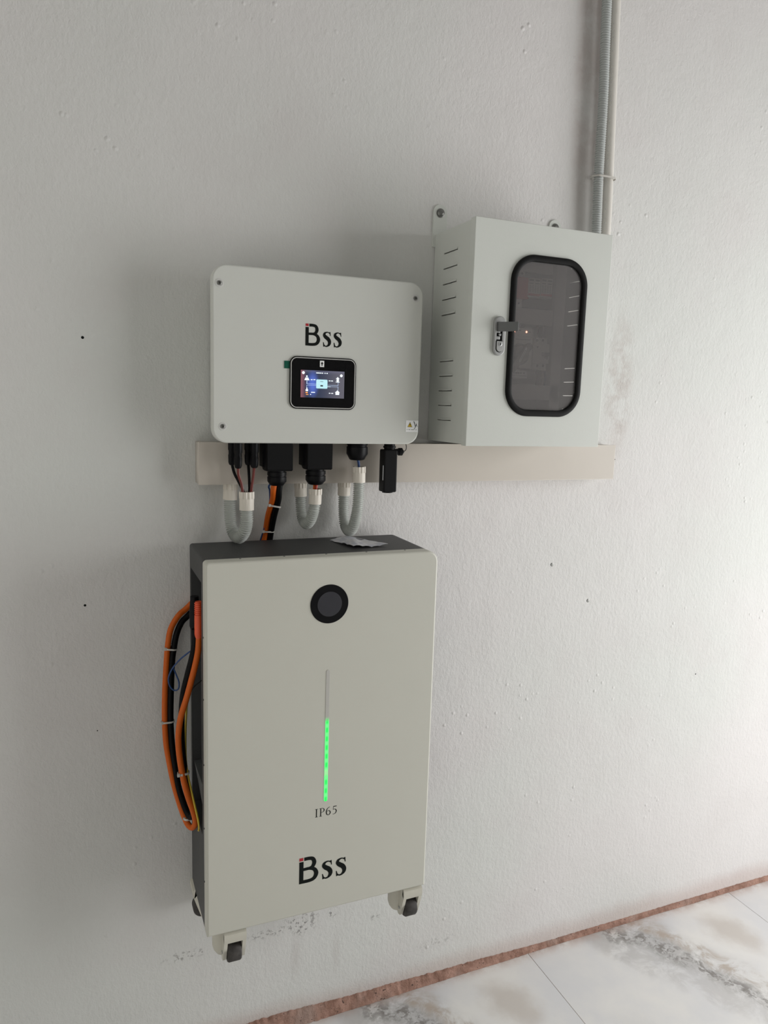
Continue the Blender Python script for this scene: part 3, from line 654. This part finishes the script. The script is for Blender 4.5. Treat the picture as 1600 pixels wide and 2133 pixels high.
# ============================================================ cables down the left of the battery
Yo = -.020
oc = [(569.7, 1006, -.086), (569.5, 1022, -.082), (568, 1041, -.066), (559, 1072, -.040), (554, 1103, -.022), (549, 1128, -.0165)]
P = [Vector((g1[0]-.006, -.086, g1[1]+.006))]+[at(*q) for q in oc[1:]]
e = at(549, 1128, -.0165)
eo = at(393, 1263, -.0165); behind = [Vector((e.x-.012, -.0165, e.z-.022)), e.lerp(eo, .5)+Vector((0, 0, .012))]
out = [(393, 1263, -.0165), (373, 1281, -.022), (356.8, 1308, -.026), (350.3, 1340, -.028), (347, 1381, -.032), (343.8, 1445, -.040), (343.5, 1500, -.048), (346, 1545, -.055), (351.5, 1580, -.062), (361, 1627, -.072), (372.5, 1668, -.082),
       (382.5, 1697, -.092), (391.5, 1717, -.102), (400.5, 1724, -.113), (407.5, 1714, -.122), (403.5, 1692, -.128), (392.2, 1660, -.130), (382.2, 1622, -.130), (374.5, 1578, -.130), (371.7, 1536, -.132), (376.6, 1495, -.136), (388.5, 1455, -.143), (398, 1420, -.152), (407, 1385, -.160), (413, 1355, -.165), (415, 1325, -.168)]
tag(obj('power_cable', sweep(B(), P+behind+[at(*q) for q in out], .0066, 14, .006), 'orange', origin=P[0]), 'thick orange power cable looping out beside the left of the battery cabinet', 'cable')
oc = [(581.4, 1022, -.083), (580, 1041, -.070), (571, 1075, -.044), (565, 1106, -.026), (561, 1128, -.0175)]
P = [Vector((g1[0]+.0075, -.085, g1[1]+.006))]+[at(*q) for q in oc]; e = P[-1]
eo = at(394, 1280, -.0175); behind = [Vector((e.x-.010, -.0175, e.z-.026)), e.lerp(eo, .5)+Vector((0, 0, .008))]
out = [(394, 1280, -.0175), (379, 1295, -.022), (368, 1320, -.027), (362.3, 1349, -.030), (358.3, 1381, -.034), (355.9, 1445, -.042), (355.3, 1500, -.050), (358.6, 1553, -.060), (364.3, 1594, -.068), (371, 1635, -.078), (380.7, 1668, -.088),
       (389, 1690, -.097), (397, 1702, -.110), (402, 1695, -.118), (398, 1668, -.118), (391, 1636, -.118), (384, 1600, -.118), (379.5, 1560, -.118), (378, 1520, -.118), (378.5, 1485, -.122), (382, 1445, -.130), (391.5, 1404, -.142), (399.7, 1373, -.150), (406, 1341, -.155), (406, 1310, -.157)]
tag(obj('power_cable', sweep(B(), P+behind+[at(*q) for q in out], .0068, 14, .006), 'cable_black', origin=P[0]), 'thick black power cable running alongside the orange one', 'cable')
# plugs in the recess: body of black connector and ribbed orange one
def plug(lab, u, v0, v1, Y, r, m, ribs):
    a = at(u, v0, Y); b = at(u, v1, Y); L = b.z-a.z; pr = [(0, r*.62), (.004, r*.85), (.010, r)]
    s = .010
    while s < L*.62: pr.append((s, r)); s += .01
    if ribs:
        s = L*.62
        while s < L-.004: pr += [(s, r*.98), (s+.002, r*.98), (s+.0021, r*.80), (s+.004, r*.80)]; s += .0042
    pr += [(L, r*.8)]
    t = obj('plug', lathe(B(), pr, a, (0, 0, 1), 20), m, origin=a); tag(t, lab, 'plug'); return t
plug('bright orange ribbed plug in the left side recess of the battery', 414.3, 1330, 1253, -.168, .0088, 'plug_orange', True)
plug('black plug behind the orange plug, in the battery side recess', 405.5, 1312, 1242, -.135, .0105, 'black', False)
# thin wires
P = [(404.5, 1330, -.115), (399, 1370, -.110), (393.5, 1425, -.108), (388.5, 1480, -.106), (386.5, 1530, -.106), (387, 1578, -.112), (390, 1607, -.122), (397, 1640, -.128), (405.4, 1676, -.136), (412, 1704, -.142), (415, 1724, -.146), (413.5, 1731, -.150)]
wire('earth_wire', 'thin yellow-green earth wire inside the cable loop beside the battery', P, .0023, 'yellow')
wire('data_wire', 'thin blue wire making a small loop beside the battery recess', [(411, 1350, -.13), (402, 1354, -.12), (391.7, 1360, -.11), (372.6, 1376, -.085), (358.5, 1394, -.066), (351, 1413, -.060), (354.5, 1430, -.060), (364, 1438.5, -.062), (372, 1434, -.064), (372.5, 1420, -.062), (368, 1408, -.056), (362.5, 1394, -.040), (359, 1380, -.022)], .0017, 'blue')
wire('thin_black_wire', 'short thin black wire crossing low in the battery recess', [(419, 1418, -.16), (408, 1427, -.13), (400, 1436, -.10), (394, 1452, -.07)], .0014, 'cable_black')
wire('data_wire', 'thin dark blue wire peeping out beside the top of the orange cable', [(563, 1008, -.075), (559.5, 1014, -.072), (562, 1022, -.066), (562, 1050, -.052), (556, 1085, -.034), (547, 1112, -.020), (541, 1132, -.013)], .0020, 'blue')
# cable ties
def tie(lab, u0, v0, u1, v1, Y0, Y1, rr_, wd=.0036):
    a = at(u0, v0, Y0); b = at(u1, v1, Y1); d = (b-a); L = d.length; c = (a+b)/2; ax = d.normalized(); up_ = Vector((0, 0, 1)); up_ = (up_-ax*up_.dot(ax)).normalized(); nn = ax.cross(up_)
    bm = B(); n = 28; ringsI = []; 
    def prof(t, off):
        s, q = math.cos(t), math.sin(t); ex = L/2-rr_+off*0
        return c+ax*((ex if s > 0 else -ex)+s*(rr_+off))+nn*(q*(rr_+off))
    L4 = [[bm.verts.new(prof(2*math.pi*k/n, off)+up_*h) for k in range(n)] for off, h in ((.0002, -wd/2), (.0013, -wd/2), (.0013, wd/2), (.0002, wd/2))]
    for q in range(4):
        A, C = L4[q], L4[(q+1) % 4]
        for k in range(n): bm.faces.new((A[k], A[(k+1) % n], C[(k+1) % n], C[k]))
    o = obj('cable_tie', bm, 'tie', origin=c); tag(o, lab, 'cable tie', 'white nylon ties on the power cables')
    h = B(); q = a; box(h, q.x-.0028, q.x+.0028, q.y-.008, q.y-.002, q.z-.003, q.z+.003, .0006); obj('tie_head', h, 'tie', o)
tie('cable tie on the power cables, upper of two above the battery cabinet', 560.5, 1052, 584, 1056, -.062, -.064, .0078)
tie('cable tie nearest the battery top, lower of two above the battery cabinet', 547.5, 1106.5, 571, 1107, -.0215, -.025, .0078)
tie('highest cable tie on the outer run beside the battery', 344.5, 1350.5, 368.5, 1352, -.029, -.031, .0078)
tie('cable tie halfway down the outer run beside the battery', 337, 1504, 362.5, 1501, -.048, -.050, .0078)
tie('cable tie on the inner orange cable, with the earth wire, low', 371.5, 1613, 393, 1607, -.130, -.122, .0078, .0048)
tie('lowest cable tie, near the bottom bend of the cable loop', 383, 1702, 397, 1705, -.093, -.100, .0078, .0048)
# ============================================================ enclosure
EX0, EX1, EZ0, EZ1, EYF = .469, .831, 1.514, 2.004, -.2008
en = thing('electrical_enclosure', 'grey-white steel enclosure with a black-rimmed window and side louvres', 'enclosure', (.65, -.09, EZ0))
YD = EYF+.020
body = obj('body', box(B(), EX0+.0012, EX1-.0012, YD+.0022, -.002, EZ0+.002, EZ1-.002), 'encl', en)
cuts = [box(B(), EX0+.0030, EX1-.0030, YD-.01, -.004, EZ0+.0035, EZ1-.0035)]
LZ = [1.950, 1.9154, 1.880, 1.845, 1.810, 1.7033, 1.669, 1.635, 1.601, 1.5668]
for z in LZ:
    lift = .0045 if z > 1.75 else -.0005
    c_ = B(); box(c_, EX0-.02, EX1+.02, -.120, -.052, z-.0009, z+.0009); cuts.append(c_)
cut(body, cuts)
# louvre lips: thin pressed hoods above each slit, both sides
for z in LZ:
    for X, s in ((EX0, -1), (EX1, 1)):
        bm = B(); rows = []
        for k in range(9):
            t = k/8; y = -.120+.068*t; b_ = math.sin(math.pi*t)
            rows.append([(X, y, z+.0055), (X+s*.0020*b_+s*.0001, y, z+.0012+.0012*(1-b_)), (X+s*.0020*b_+s*.0001, y, z+.0004+.0014*(1-b_)), (X, y, z+.0010)])
        loft(bm, rows); obj('louvre', bm, 'encl', en)
dr = obj('door', slab(B(), EX0-.0012, EX1+.0012, EZ0-.001, EZ1+.0005, .0012, YD, EYF, .0012, 3), 'encl', en)
GX0, GX1, GZ0, GZ1 = .5625, .7667, 1.5822, 1.9393
cut(dr, [box(B(), EX0+.012, EX1-.012, YD-.018, YD+.01, EZ0+.012, EZ1-.012), slab(B(), GX0+.006, GX1-.006, GZ0+.006, GZ1-.006, .052, YD+.05, EYF-.02, 0, 12)])
gk = obj('window_gasket', frame_ring(B(), GX0, GX1, GZ0, GZ1, .060, .0150, EYF+.004, EYF-.0060, 14, .0035), 'rubber', en); gk['label'] = 'thick black rubber window gasket'
obj('window_pane', slab(B(), GX0+.008, GX1-.008, GZ0+.008, GZ1-.008, .052, EYF+.0025, EYF-.0005, 0, 12), 'pane', en)['label'] = 'grey tinted window pane'
for (u, v) in ((918, 444), (1157, 475)):
    p = at(u, v, -.004); hw_ = .0185
    bm = B(); slab(bm, p.x-hw_, p.x+hw_, EZ1-.03, p.z+.020, (.001, .001, .018, .018), 0, -.0035, .0006, 10); t = obj('mounting_lug', bm, 'encl', en)
    obj('lug_bolt', lathe(B(), [(0, .0105), (.0015, .0105), (.002, .0085), (.0045, .0065), (.0055, .004)], (p.x, -.0035, p.z), (0, -1, 0), 20), 'steel', t)
for x in (.55, .75):
    obj('mounting_lug', box(B(), x-.01, x+.01, -.002, 0, EZ0+.02, EZ0+.06), 'encl', en)
# lock
lx0, lx1, lz0, lz1 = .5235, .5530, 1.7145, 1.8000; lc = (lx0+lx1)/2; YL = EYF-.0065
lk = obj('door_lock', slab(B(), lx0, lx1, lz0, lz1, .0147, EYF+.001, YL, .0022, 12), 'lock', en)
cut(lk, [box(B(), lc-.0085, lc+.0070, YL-.01, YL+.0045, 1.7470, 1.7870)])
obj('lock_slot', box(B(), lc-.0085, lc+.0070, YL+.0040, YL+.0046, 1.7470, 1.7870), 'black', lk)
obj('lock_block', box(B(), lc-.0085, lc+.0010, YL+.0005, YL+.0040, 1.7495, 1.7560, .0005), 'lock', lk)
obj('lock_bracket', box(B(), lc-.0085, lc+.0010, YL+.0005, YL+.0040, 1.7640, 1.7675, .0005), 'lock', lk)
obj('lock_pin', lathe(B(), [(0, .0032), (.004, .0030), (.005, .0018)], (lc, YL+.004, 1.7600), (0, -1, 0), 16), 'silver', lk)
obj('lock_button_gap', slab(B(), lc-.0095, lc+.0080, 1.7215, 1.7470, (.0085, .0085, .001, .001), YL, YL-.0003, 0, 8), 'ink', lk)
obj('lock_button', slab(B(), lc-.0078, lc+.0078, 1.7230, 1.7458, (.0075, .0075, .001, .001), YL, YL-.0018, .0005, 8), 'lock', lk)
obj('key_barrel', lathe(B(), [(0, .0047), (.0004, .0047), (.0006, .0040)], (lc+.0005, YL-.0018, 1.7395), (0, -1, 0), 20), 'silver', lk)
obj('keyhole', box(B(), lc-.0002, lc+.0014, YL-.0028, YL-.0024, 1.7368, 1.7422), 'ink', lk)
# lever, folded out to the front-right
bm = B(); za, zb = 1.7668, 1.7870
prof = [(lc-.0080, YL+.002), (lc-.0070, YL-.004), (lc-.002, YL-.009), (lc+.013, YL-.0225), (lc+.0245, YL-.0335), (lc+.0275, YL-.0310), (lc+.016, YL-.019), (lc+.004, YL-.0045), (lc+.004, YL+.002)]
loft(bm, [[(x, y, z) for x, y in prof] for z in (za, zb)]); bmesh.ops.bevel(bm, geom=bm.edges[:], offset=.0007, segments=2, affect='EDGES')
obj('lock_lever', bm, 'lock_dark', lk)['label'] = 'dark grey lever swung out from the lock'
# ------------------------------------------------------------ inside the enclosure
YI = -.078
def ibox(u0, v0, u1, v1, Y, yb, bev=.0006):
    """box whose front face at depth Y covers the given photo rectangle"""
    um, vm = (u0+u1)/2, (v0+v1)/2
    x0, x1 = at(u0, vm, Y).x, at(u1, vm, Y).x; z0, z1 = at(um, v1, Y).z, at(um, v0, Y).z
    return (x0, x1, Y, yb, z0, z1)
def bx(t, bev=.0006): return box(B(), t[0], t[1], t[2], t[3], t[4], t[5], bev)
obj('back_plate', box(B(), EX0+.02, EX1-.02, -.009, -.004, EZ0+.02, EZ1-.02), 'encl_in', en)
for (v0, v1, lab) in ((548, 566, 'grey slotted wiring duct along the top inside the enclosure'), (644, 675, 'grey wiring duct between the two device rows in the enclosure'), (803, 832, 'grey wiring duct across the bottom inside the enclosure')):
    t = ibox(1062, v0, 1152 if v0 < 700 else 1163, v1, -.070, -.0095); x0 = EX0+.035
    d = tag(bx((x0, t[1], t[2], t[3], t[4], t[5])) and obj('wiring_duct', box(B(), x0, t[1], -.064, -.0095, t[4], t[5]), 'duct_in', origin=(x0, -.05, t[4])), lab, 'wiring duct')
    obj('duct_lid', box(B(), x0, t[1], -.070, -.064, t[4]-.001, t[5]+.001, .0008), 'duct_in', d)
t = ibox(1156, 560, 1176, 640, -.070, -.0095)
d = tag(obj('wiring_duct', box(B(), t[0]+.004, t[1]+.004, -.064, -.0095, EZ0+.04, EZ1-.03), 'duct_in', origin=(t[0], -.05, EZ0+.04)), 'tall vertical wiring duct at the right inside the enclosure', 'wiring duct')
obj('duct_lid', box(B(), t[0]+.003, t[1]+.005, -.070, -.064, EZ0+.04, EZ1-.03, .0008), 'duct_in', d)
for (u0, v0, u1, v1, lab) in ((1070, 603, 1160, 612, 'metal mounting rail behind the upper row of devices'), (1070, 733, 1160, 741, 'metal mounting rail behind the lower row of devices')):
    t = ibox(u0, v0, u1, v1, -.016, -.0092); tag(obj('mounting_rail', box(B(), .51, .775, -.016, -.0092, t[4]-.008, t[5]+.008), 'silver', origin=(.51, -.016, t[4])), lab, 'rail')
# surge protector
sp_ = thing('surge_protector', 'surge protector with a red module and two labelled white modules', 'surge protector', (.60, -.05, 1.85))
t = ibox(1079, 577, 1102, 622, YI, -.0165); obj('module', box(B(), .515, t[1], YI, -.0165, t[4], t[5], .0008), 'red_dev', sp_)['label'] = 'red module'
tt = ibox(1102, 622, 1152, 643, -.060, -.0165); obj('base_housing', box(B(), .515, tt[1], -.056, -.0165, tt[4], t[5]+.016, .0008), 'dev_grey', sp_)
for i, (u0, u1) in enumerate(((1101, 1125.5), (1127, 1151))):
    t = ibox(u0, 579+i, u1, 620+i, YI-.002, -.017); m_ = obj('module', bx(t), 'dev', sp_); m_['label'] = 'white module with printed table and red stripe'
    x0, x1, z0, z1 = t[0], t[1], t[4], t[5]; W_ = x1-x0; H_ = z1-z0
    obj('red_stripe', box(B(), x0+.001, x1-.001, YI-.0026, YI-.002, z0+.09*H_, z0+.20*H_), 'red_dev', m_)
    bm = B()
    for a, b, c, d_ in ((.08, .44, .84, .92), (.55, .92, .84, .92), (.08, .40, .70, .74), (.55, .92, .70, .74)): box(bm, x0+a*W_, x0+b*W_, YI-.0026, YI-.002, z0+c*H_, z0+d_*H_)
    for r_ in range(6):
        for c_ in range(4): box(bm, x0+(.1+.22*c_)*W_, x0+(.22+.22*c_)*W_, YI-.0026, YI-.002, z0+(.28+.065*r_)*H_, z0+(.30+.065*r_)*H_)
    obj('printed_table', bm, 'dev_grey', m_)
for (u0, v0, u1, v1) in ((1082, 562, 1094, 577), (1074, 623, 1088, 640)):
    t = ibox(u0, v0, u1, v1, -.066, -.0165); c_ = obj('terminal_block', bx(t), 'dev', sp_)
    obj('terminal_screw', lathe(B(), [(0, .0028), (.0006, .0024), (.0008, .001)], ((t[0]+t[1])/2, t[2], (t[4]+t[5])/2), (0, -1, 0), 12), 'dev_grey', c_)
# changeover switch with round knob
t = ibox(1064, 684, 1109, 766, YI-.004, -.0165)
sw = thing('changeover_switch', 'grey changeover switch with a big rotary knob behind the window', 'switch', ((t[0]+t[1])/2, -.05, t[4]))
x0 = t[0]-.012
obj('switch_body', box(B(), x0, t[1], YI-.004, -.0165, t[4], t[5], .001), 'dev', sw)
t2 = ibox(1073, 684, 1109, 700, YI-.008, YI-.003); obj('indicator_head', box(B(), x0, t2[1], YI-.008, YI-.004, t2[4], t2[5], .0008), 'dev', sw)
for (u, v, r) in ((1097, 691.5, .0022), (1071.5, 690.5, .0018)):
    p = at(u, v, YI-.008); obj('indicator_lamp', lathe(B(), [(0, r), (.001, r*.8), (.0014, r*.3)], (p.x, YI-.008, p.z), (0, -1, 0), 14), 'led', sw)['label'] = 'glowing red indicator lamp'
p = at(1083, 688, YI-.008); bm = B(); box(bm, p.x-.003, p.x+.003, YI-.0084, YI-.008, p.z-.0013, p.z+.0013)
p = at(1104, 692, YI-.008); box(bm, p.x-.001, p.x+.001, YI-.0084, YI-.008, p.z-.0012, p.z+.0012)
a = at(1074, 706, YI-.004); b = at(1105, 708, YI-.004); box(bm, a.x, b.x, YI-.0044, YI-.004, a.z-.0006, a.z+.0006); obj('printed_mark', bm, 'dev_grey', sw)
# tiny white marking above the switch: 4SPZ
def mark(bm, pts, w_): ribbon(bm, pts, [w_]*len(pts), YI-.0042, .0003, 3)
p = at(1072, 677.5, YI-.004); q = at(1086, 679, YI-.004); cw = (q.x-p.x)/4; hh = .0038
plate = obj('marking_plate', box(B(), x0, q.x+.008, YI-.004, YI-.001, p.z-.004, p.z+.003), 'dev_grey', sw)
bm = B(); z_ = p.z-.0022
L_ = {'4': [[(.7, .3), (.0, .3), (.5, 1)], [(.5, .0), (.5, 1)]], 'S': [[(.8, .9), (.3, 1), (.1, .75), (.7, .35), (.5, 0), (.05, .1)]], 'P': [[(.1, 0), (.1, 1), (.6, 1), (.7, .75), (.5, .5), (.1, .5)]], 'Z': [[(.05, 1), (.7, 1), (.05, 0), (.75, 0)]]}
for i, ch in enumerate('4SPZ'):
    for st in L_[ch]: mark(bm, [(p.x+cw*(i+a_*.7), z_+b_*hh) for a_, b_ in st], .0006)
obj('white_marking', bm, 'paper', plate)
# knob
kc = at(1083, 738, YI-.006)
obj('knob_ring', lathe(B(), [(0, .026), (.003, .0258), (.004, .0235), (.004, .002)], (kc.x, YI-.004, kc.z), (0, -1, 0), 40), 'dev_grey', sw)
kb = obj('knob', lathe(B(), [(0, .021), (.006, .020), (.008, .018), (.008, .002)], (kc.x, YI-.008, kc.z), (0, -1, 0), 40), 'knob', sw)
a = at(1068, 768, YI-.022); b = at(1102, 722, YI-.022); d = (b-a).normalized(); n_ = Vector((-d.z, 0, d.x)); wd = .0085
pts = []
for c_, a0 in ((b, -90), (a, 90)):
    for k_ in range(9):
        an = math.radians(a0+180*k_/8); v_ = c_+(d*math.cos(an)+(-n_)*math.sin(an)*-1)*wd; pts.append((v_.x, v_.z))
bm = B(); loft(bm, [[(x, YI-.012, z) for x, z in pts], [(x, YI-.026, z) for x, z in pts]]); bmesh.ops.bevel(bm, geom=[e_ for e_ in bm.edges], offset=.001, segments=2, affect='EDGES'); obj('knob_grip', bm, 'knob', kb)
a = at(1083, 752, YI-.026); b = at(1096.5, 726, YI-.026)
ribbon(bm2 := B(), [(a.x, a.z), ((a.x+b.x)/2, (a.z+b.z)/2), (b.x, b.z)], [.0050]*3, YI-.026, .0006)
lathe(bm2, [(0, .0025), (.0006, .0025)], (a.x, YI-.026, a.z), (0, -1, 0), 14); lathe(bm2, [(0, .0025), (.0006, .0025)], (b.x, YI-.026, b.z), (0, -1, 0), 14)
obj('pointer', bm2, 'paper', kb)['label'] = 'white pointer bar on the knob'
bm = B(); ribbon(bm, [(a.x, a.z), ((a.x+b.x)/2, (a.z+b.z)/2), (a.x+(b.x-a.x)*.85, a.z+(b.z-a.z)*.85)], [.0007, .0012, .0007], YI-.0266, .0003); lathe(bm, [(0, .0011), (.0004, .0010)], (a.x+(b.x-a.x)*.85, YI-.0266, a.z+(b.z-a.z)*.85), (0, -1, 0), 10); obj('pointer_slot', bm, 'dev_grey', kb)
t = ibox(1066, 771, 1098, 788, YI-.002, -.0165); lb = obj('label_plate', box(B(), x0, t[1], YI-.002, -.0165, t[4], t[5], .0005), 'paper', sw)
bm = B(); W_ = t[1]-t[0]; H_ = t[5]-t[4]
for a_, b_ in ((.08, .18), (.22, .34), (.36, .50), (.54, .64), (.72, .84)): box(bm, t[0]+a_*W_, t[0]+b_*W_, YI-.0024, YI-.002, t[4]+.58*H_, t[4]+.74*H_)
for a_ in range(9): box(bm, t[0]+(.06+.1*a_)*W_, t[0]+(.13+.1*a_)*W_, YI-.0024, YI-.002, t[4]+.28*H_, t[4]+.36*H_)
obj('printed_line', bm, 'dev_grey', lb)
# circuit breaker
cb = thing('circuit_breaker', 'grey two-pole circuit breaker right of the rotary switch', 'circuit breaker', (.66, -.05, 1.72))
t = ibox(1110, 716, 1144, 757, YI, -.0165); obj('breaker_face', bx(t, .0008), 'dev', cb)
t = ibox(1110, 704, 1139, 771, YI+.014, -.0165); obj('breaker_base', bx(t, .0008), 'dev', cb)
for v in (709, 762):
    for u in (1119, 1131):
        p = at(u, v, YI+.014); obj('terminal_screw', lathe(B(), [(0, .0034), (.0008, .0030), (.001, .001)], (p.x, YI+.014, p.z), (0, -1, 0), 12), 'dev_grey', cb)
t = ibox(1133, 734, 1145, 741, YI-.010, YI+.002); tg = obj('toggle', bx(t), 'dev_grey', cb)
t = ibox(1136, 741, 1142, 749, YI-.004, YI+.002); obj('toggle_stem', bx(t), 'dev_grey', tg)
bm = B(); c_ = at(1120, 723, YI); poly(bm, [(c_.x-.004, c_.z+.002), (c_.x+.004, c_.z+.002), (c_.x, c_.z-.003)], YI, .0004); obj('printed_mark', bm, 'knob', cb)
# wires inside
for (u, v0, v1, m, lab) in ((1117, 771, 803, 'knob', 'short grey wire dropping from the left pole of the breaker'), (1128, 771, 803, 'duct', 'short beige wire dropping from the right pole of the breaker'), (1135, 771, 803, 'blue', 'short blue wire dropping beside the breaker'),
                        (1119, 676, 704, 'red_wire', 'dark red wire entering the breaker from above, left one'), (1131, 676, 704, 'knob', 'grey wire entering the breaker from above, right one')):
    wire('control_wire', lab, [(u, v0, -.055), (u+1, (v0+v1)/2, -.052), (u-.5, v1, -.050)], .0022, m)
# ============================================================ vertical conduit and pipe
zt = ZC
pA = [Vector((.884, -.032, zt)), at(1264.5, 0, -.030), at(1257, 200, -.030), at(1247, 370, -.030), at(1242.5, 486, -.030)]
pA += [Vector((pA[-1].x-.001, -.032, 2.0)), Vector((pA[-1].x-.006, -.040, 1.955)), Vector((pA[-1].x-.030, -.050, 1.925)), Vector((EX1+.010, -.055, 1.92)), Vector((EX1+.001, -.055, 1.92))]
t = tag(obj('flexible_conduit', corrugated(B(), pA, .0122, .0056, 20), 'cond2', origin=pA[0]), 'long grey corrugated conduit rising up the wall to the ceiling', 'conduit')
pB = [at(1291, -60, -.022), at(1283, 0, -.022), at(1274.5, 200, -.022), at(1267.5, 370, -.022), at(1262, 484, -.022)]
s_ = (pB[1]-pB[4])/(pB[1].z-pB[4].z); top = pB[1]+s_*(zt-pB[1].z); bot = pB[4]+s_*(1.62-pB[4].z); bot.x = pB[4].x+.000
pB = [top, pB[1], pB[3], pB[4], Vector((pB[4].x, -.022, 1.90)), Vector((pB[4].x-.012, -.024, 1.86)), Vector((pB[4].x-.05, -.030, 1.845)), Vector((EX1+.001, -.034, 1.845))]
bm = sweep(B(), pB, .0125, 24, .01)
t = tag(obj('rigid_pipe', bm, 'pipe', origin=pB[0]), 'slim smooth white pipe running up the wall beside the corrugated conduit', 'pipe')
bm = B()
random.seed(3)
for k_ in range(46):
    if random.random() < .35: continue
    v = 40+k_*9.4; u = 1283-.0445*v-1.5; p = at(u, v, -.0342); box(bm, p.x-.0008, p.x+.0006, -.0350, -.0335, p.z-.0017, p.z+.0012)
obj('printed_lettering', bm, 'knob', t)
a = at(1236, 370, -.03); b = at(1276, 373, -.022)
def strap():
    bm = B(); n = 32; c = (a+b)/2; L = (b-a).length; rr_ = .0126
    L4 = []
    for off, h in ((.0003, -.0022), (.0014, -.0022), (.0014, .0022), (.0003, .0022)):
        r = []
        for k in range(n):
            t_ = 2*math.pi*k/n; s, q = math.cos(t_), math.sin(t_); ex = L/2-rr_
            r.append(bm.verts.new((c.x+(ex if s > 0 else -ex)+s*(rr_+off), -.0265+q*(rr_+.0042+off), c.z+h)))
        L4.append(r)
    for q in range(4):
        A, C_ = L4[q], L4[(q+1) % 4]
        for k in range(n): bm.faces.new((A[k], A[(k+1) % n], C_[(k+1) % n], C_[k]))
    return bm
tag(obj('cable_tie', strap(), 'tie', origin=(a+b)/2), 'white tie binding the corrugated conduit to the white pipe', 'cable tie')
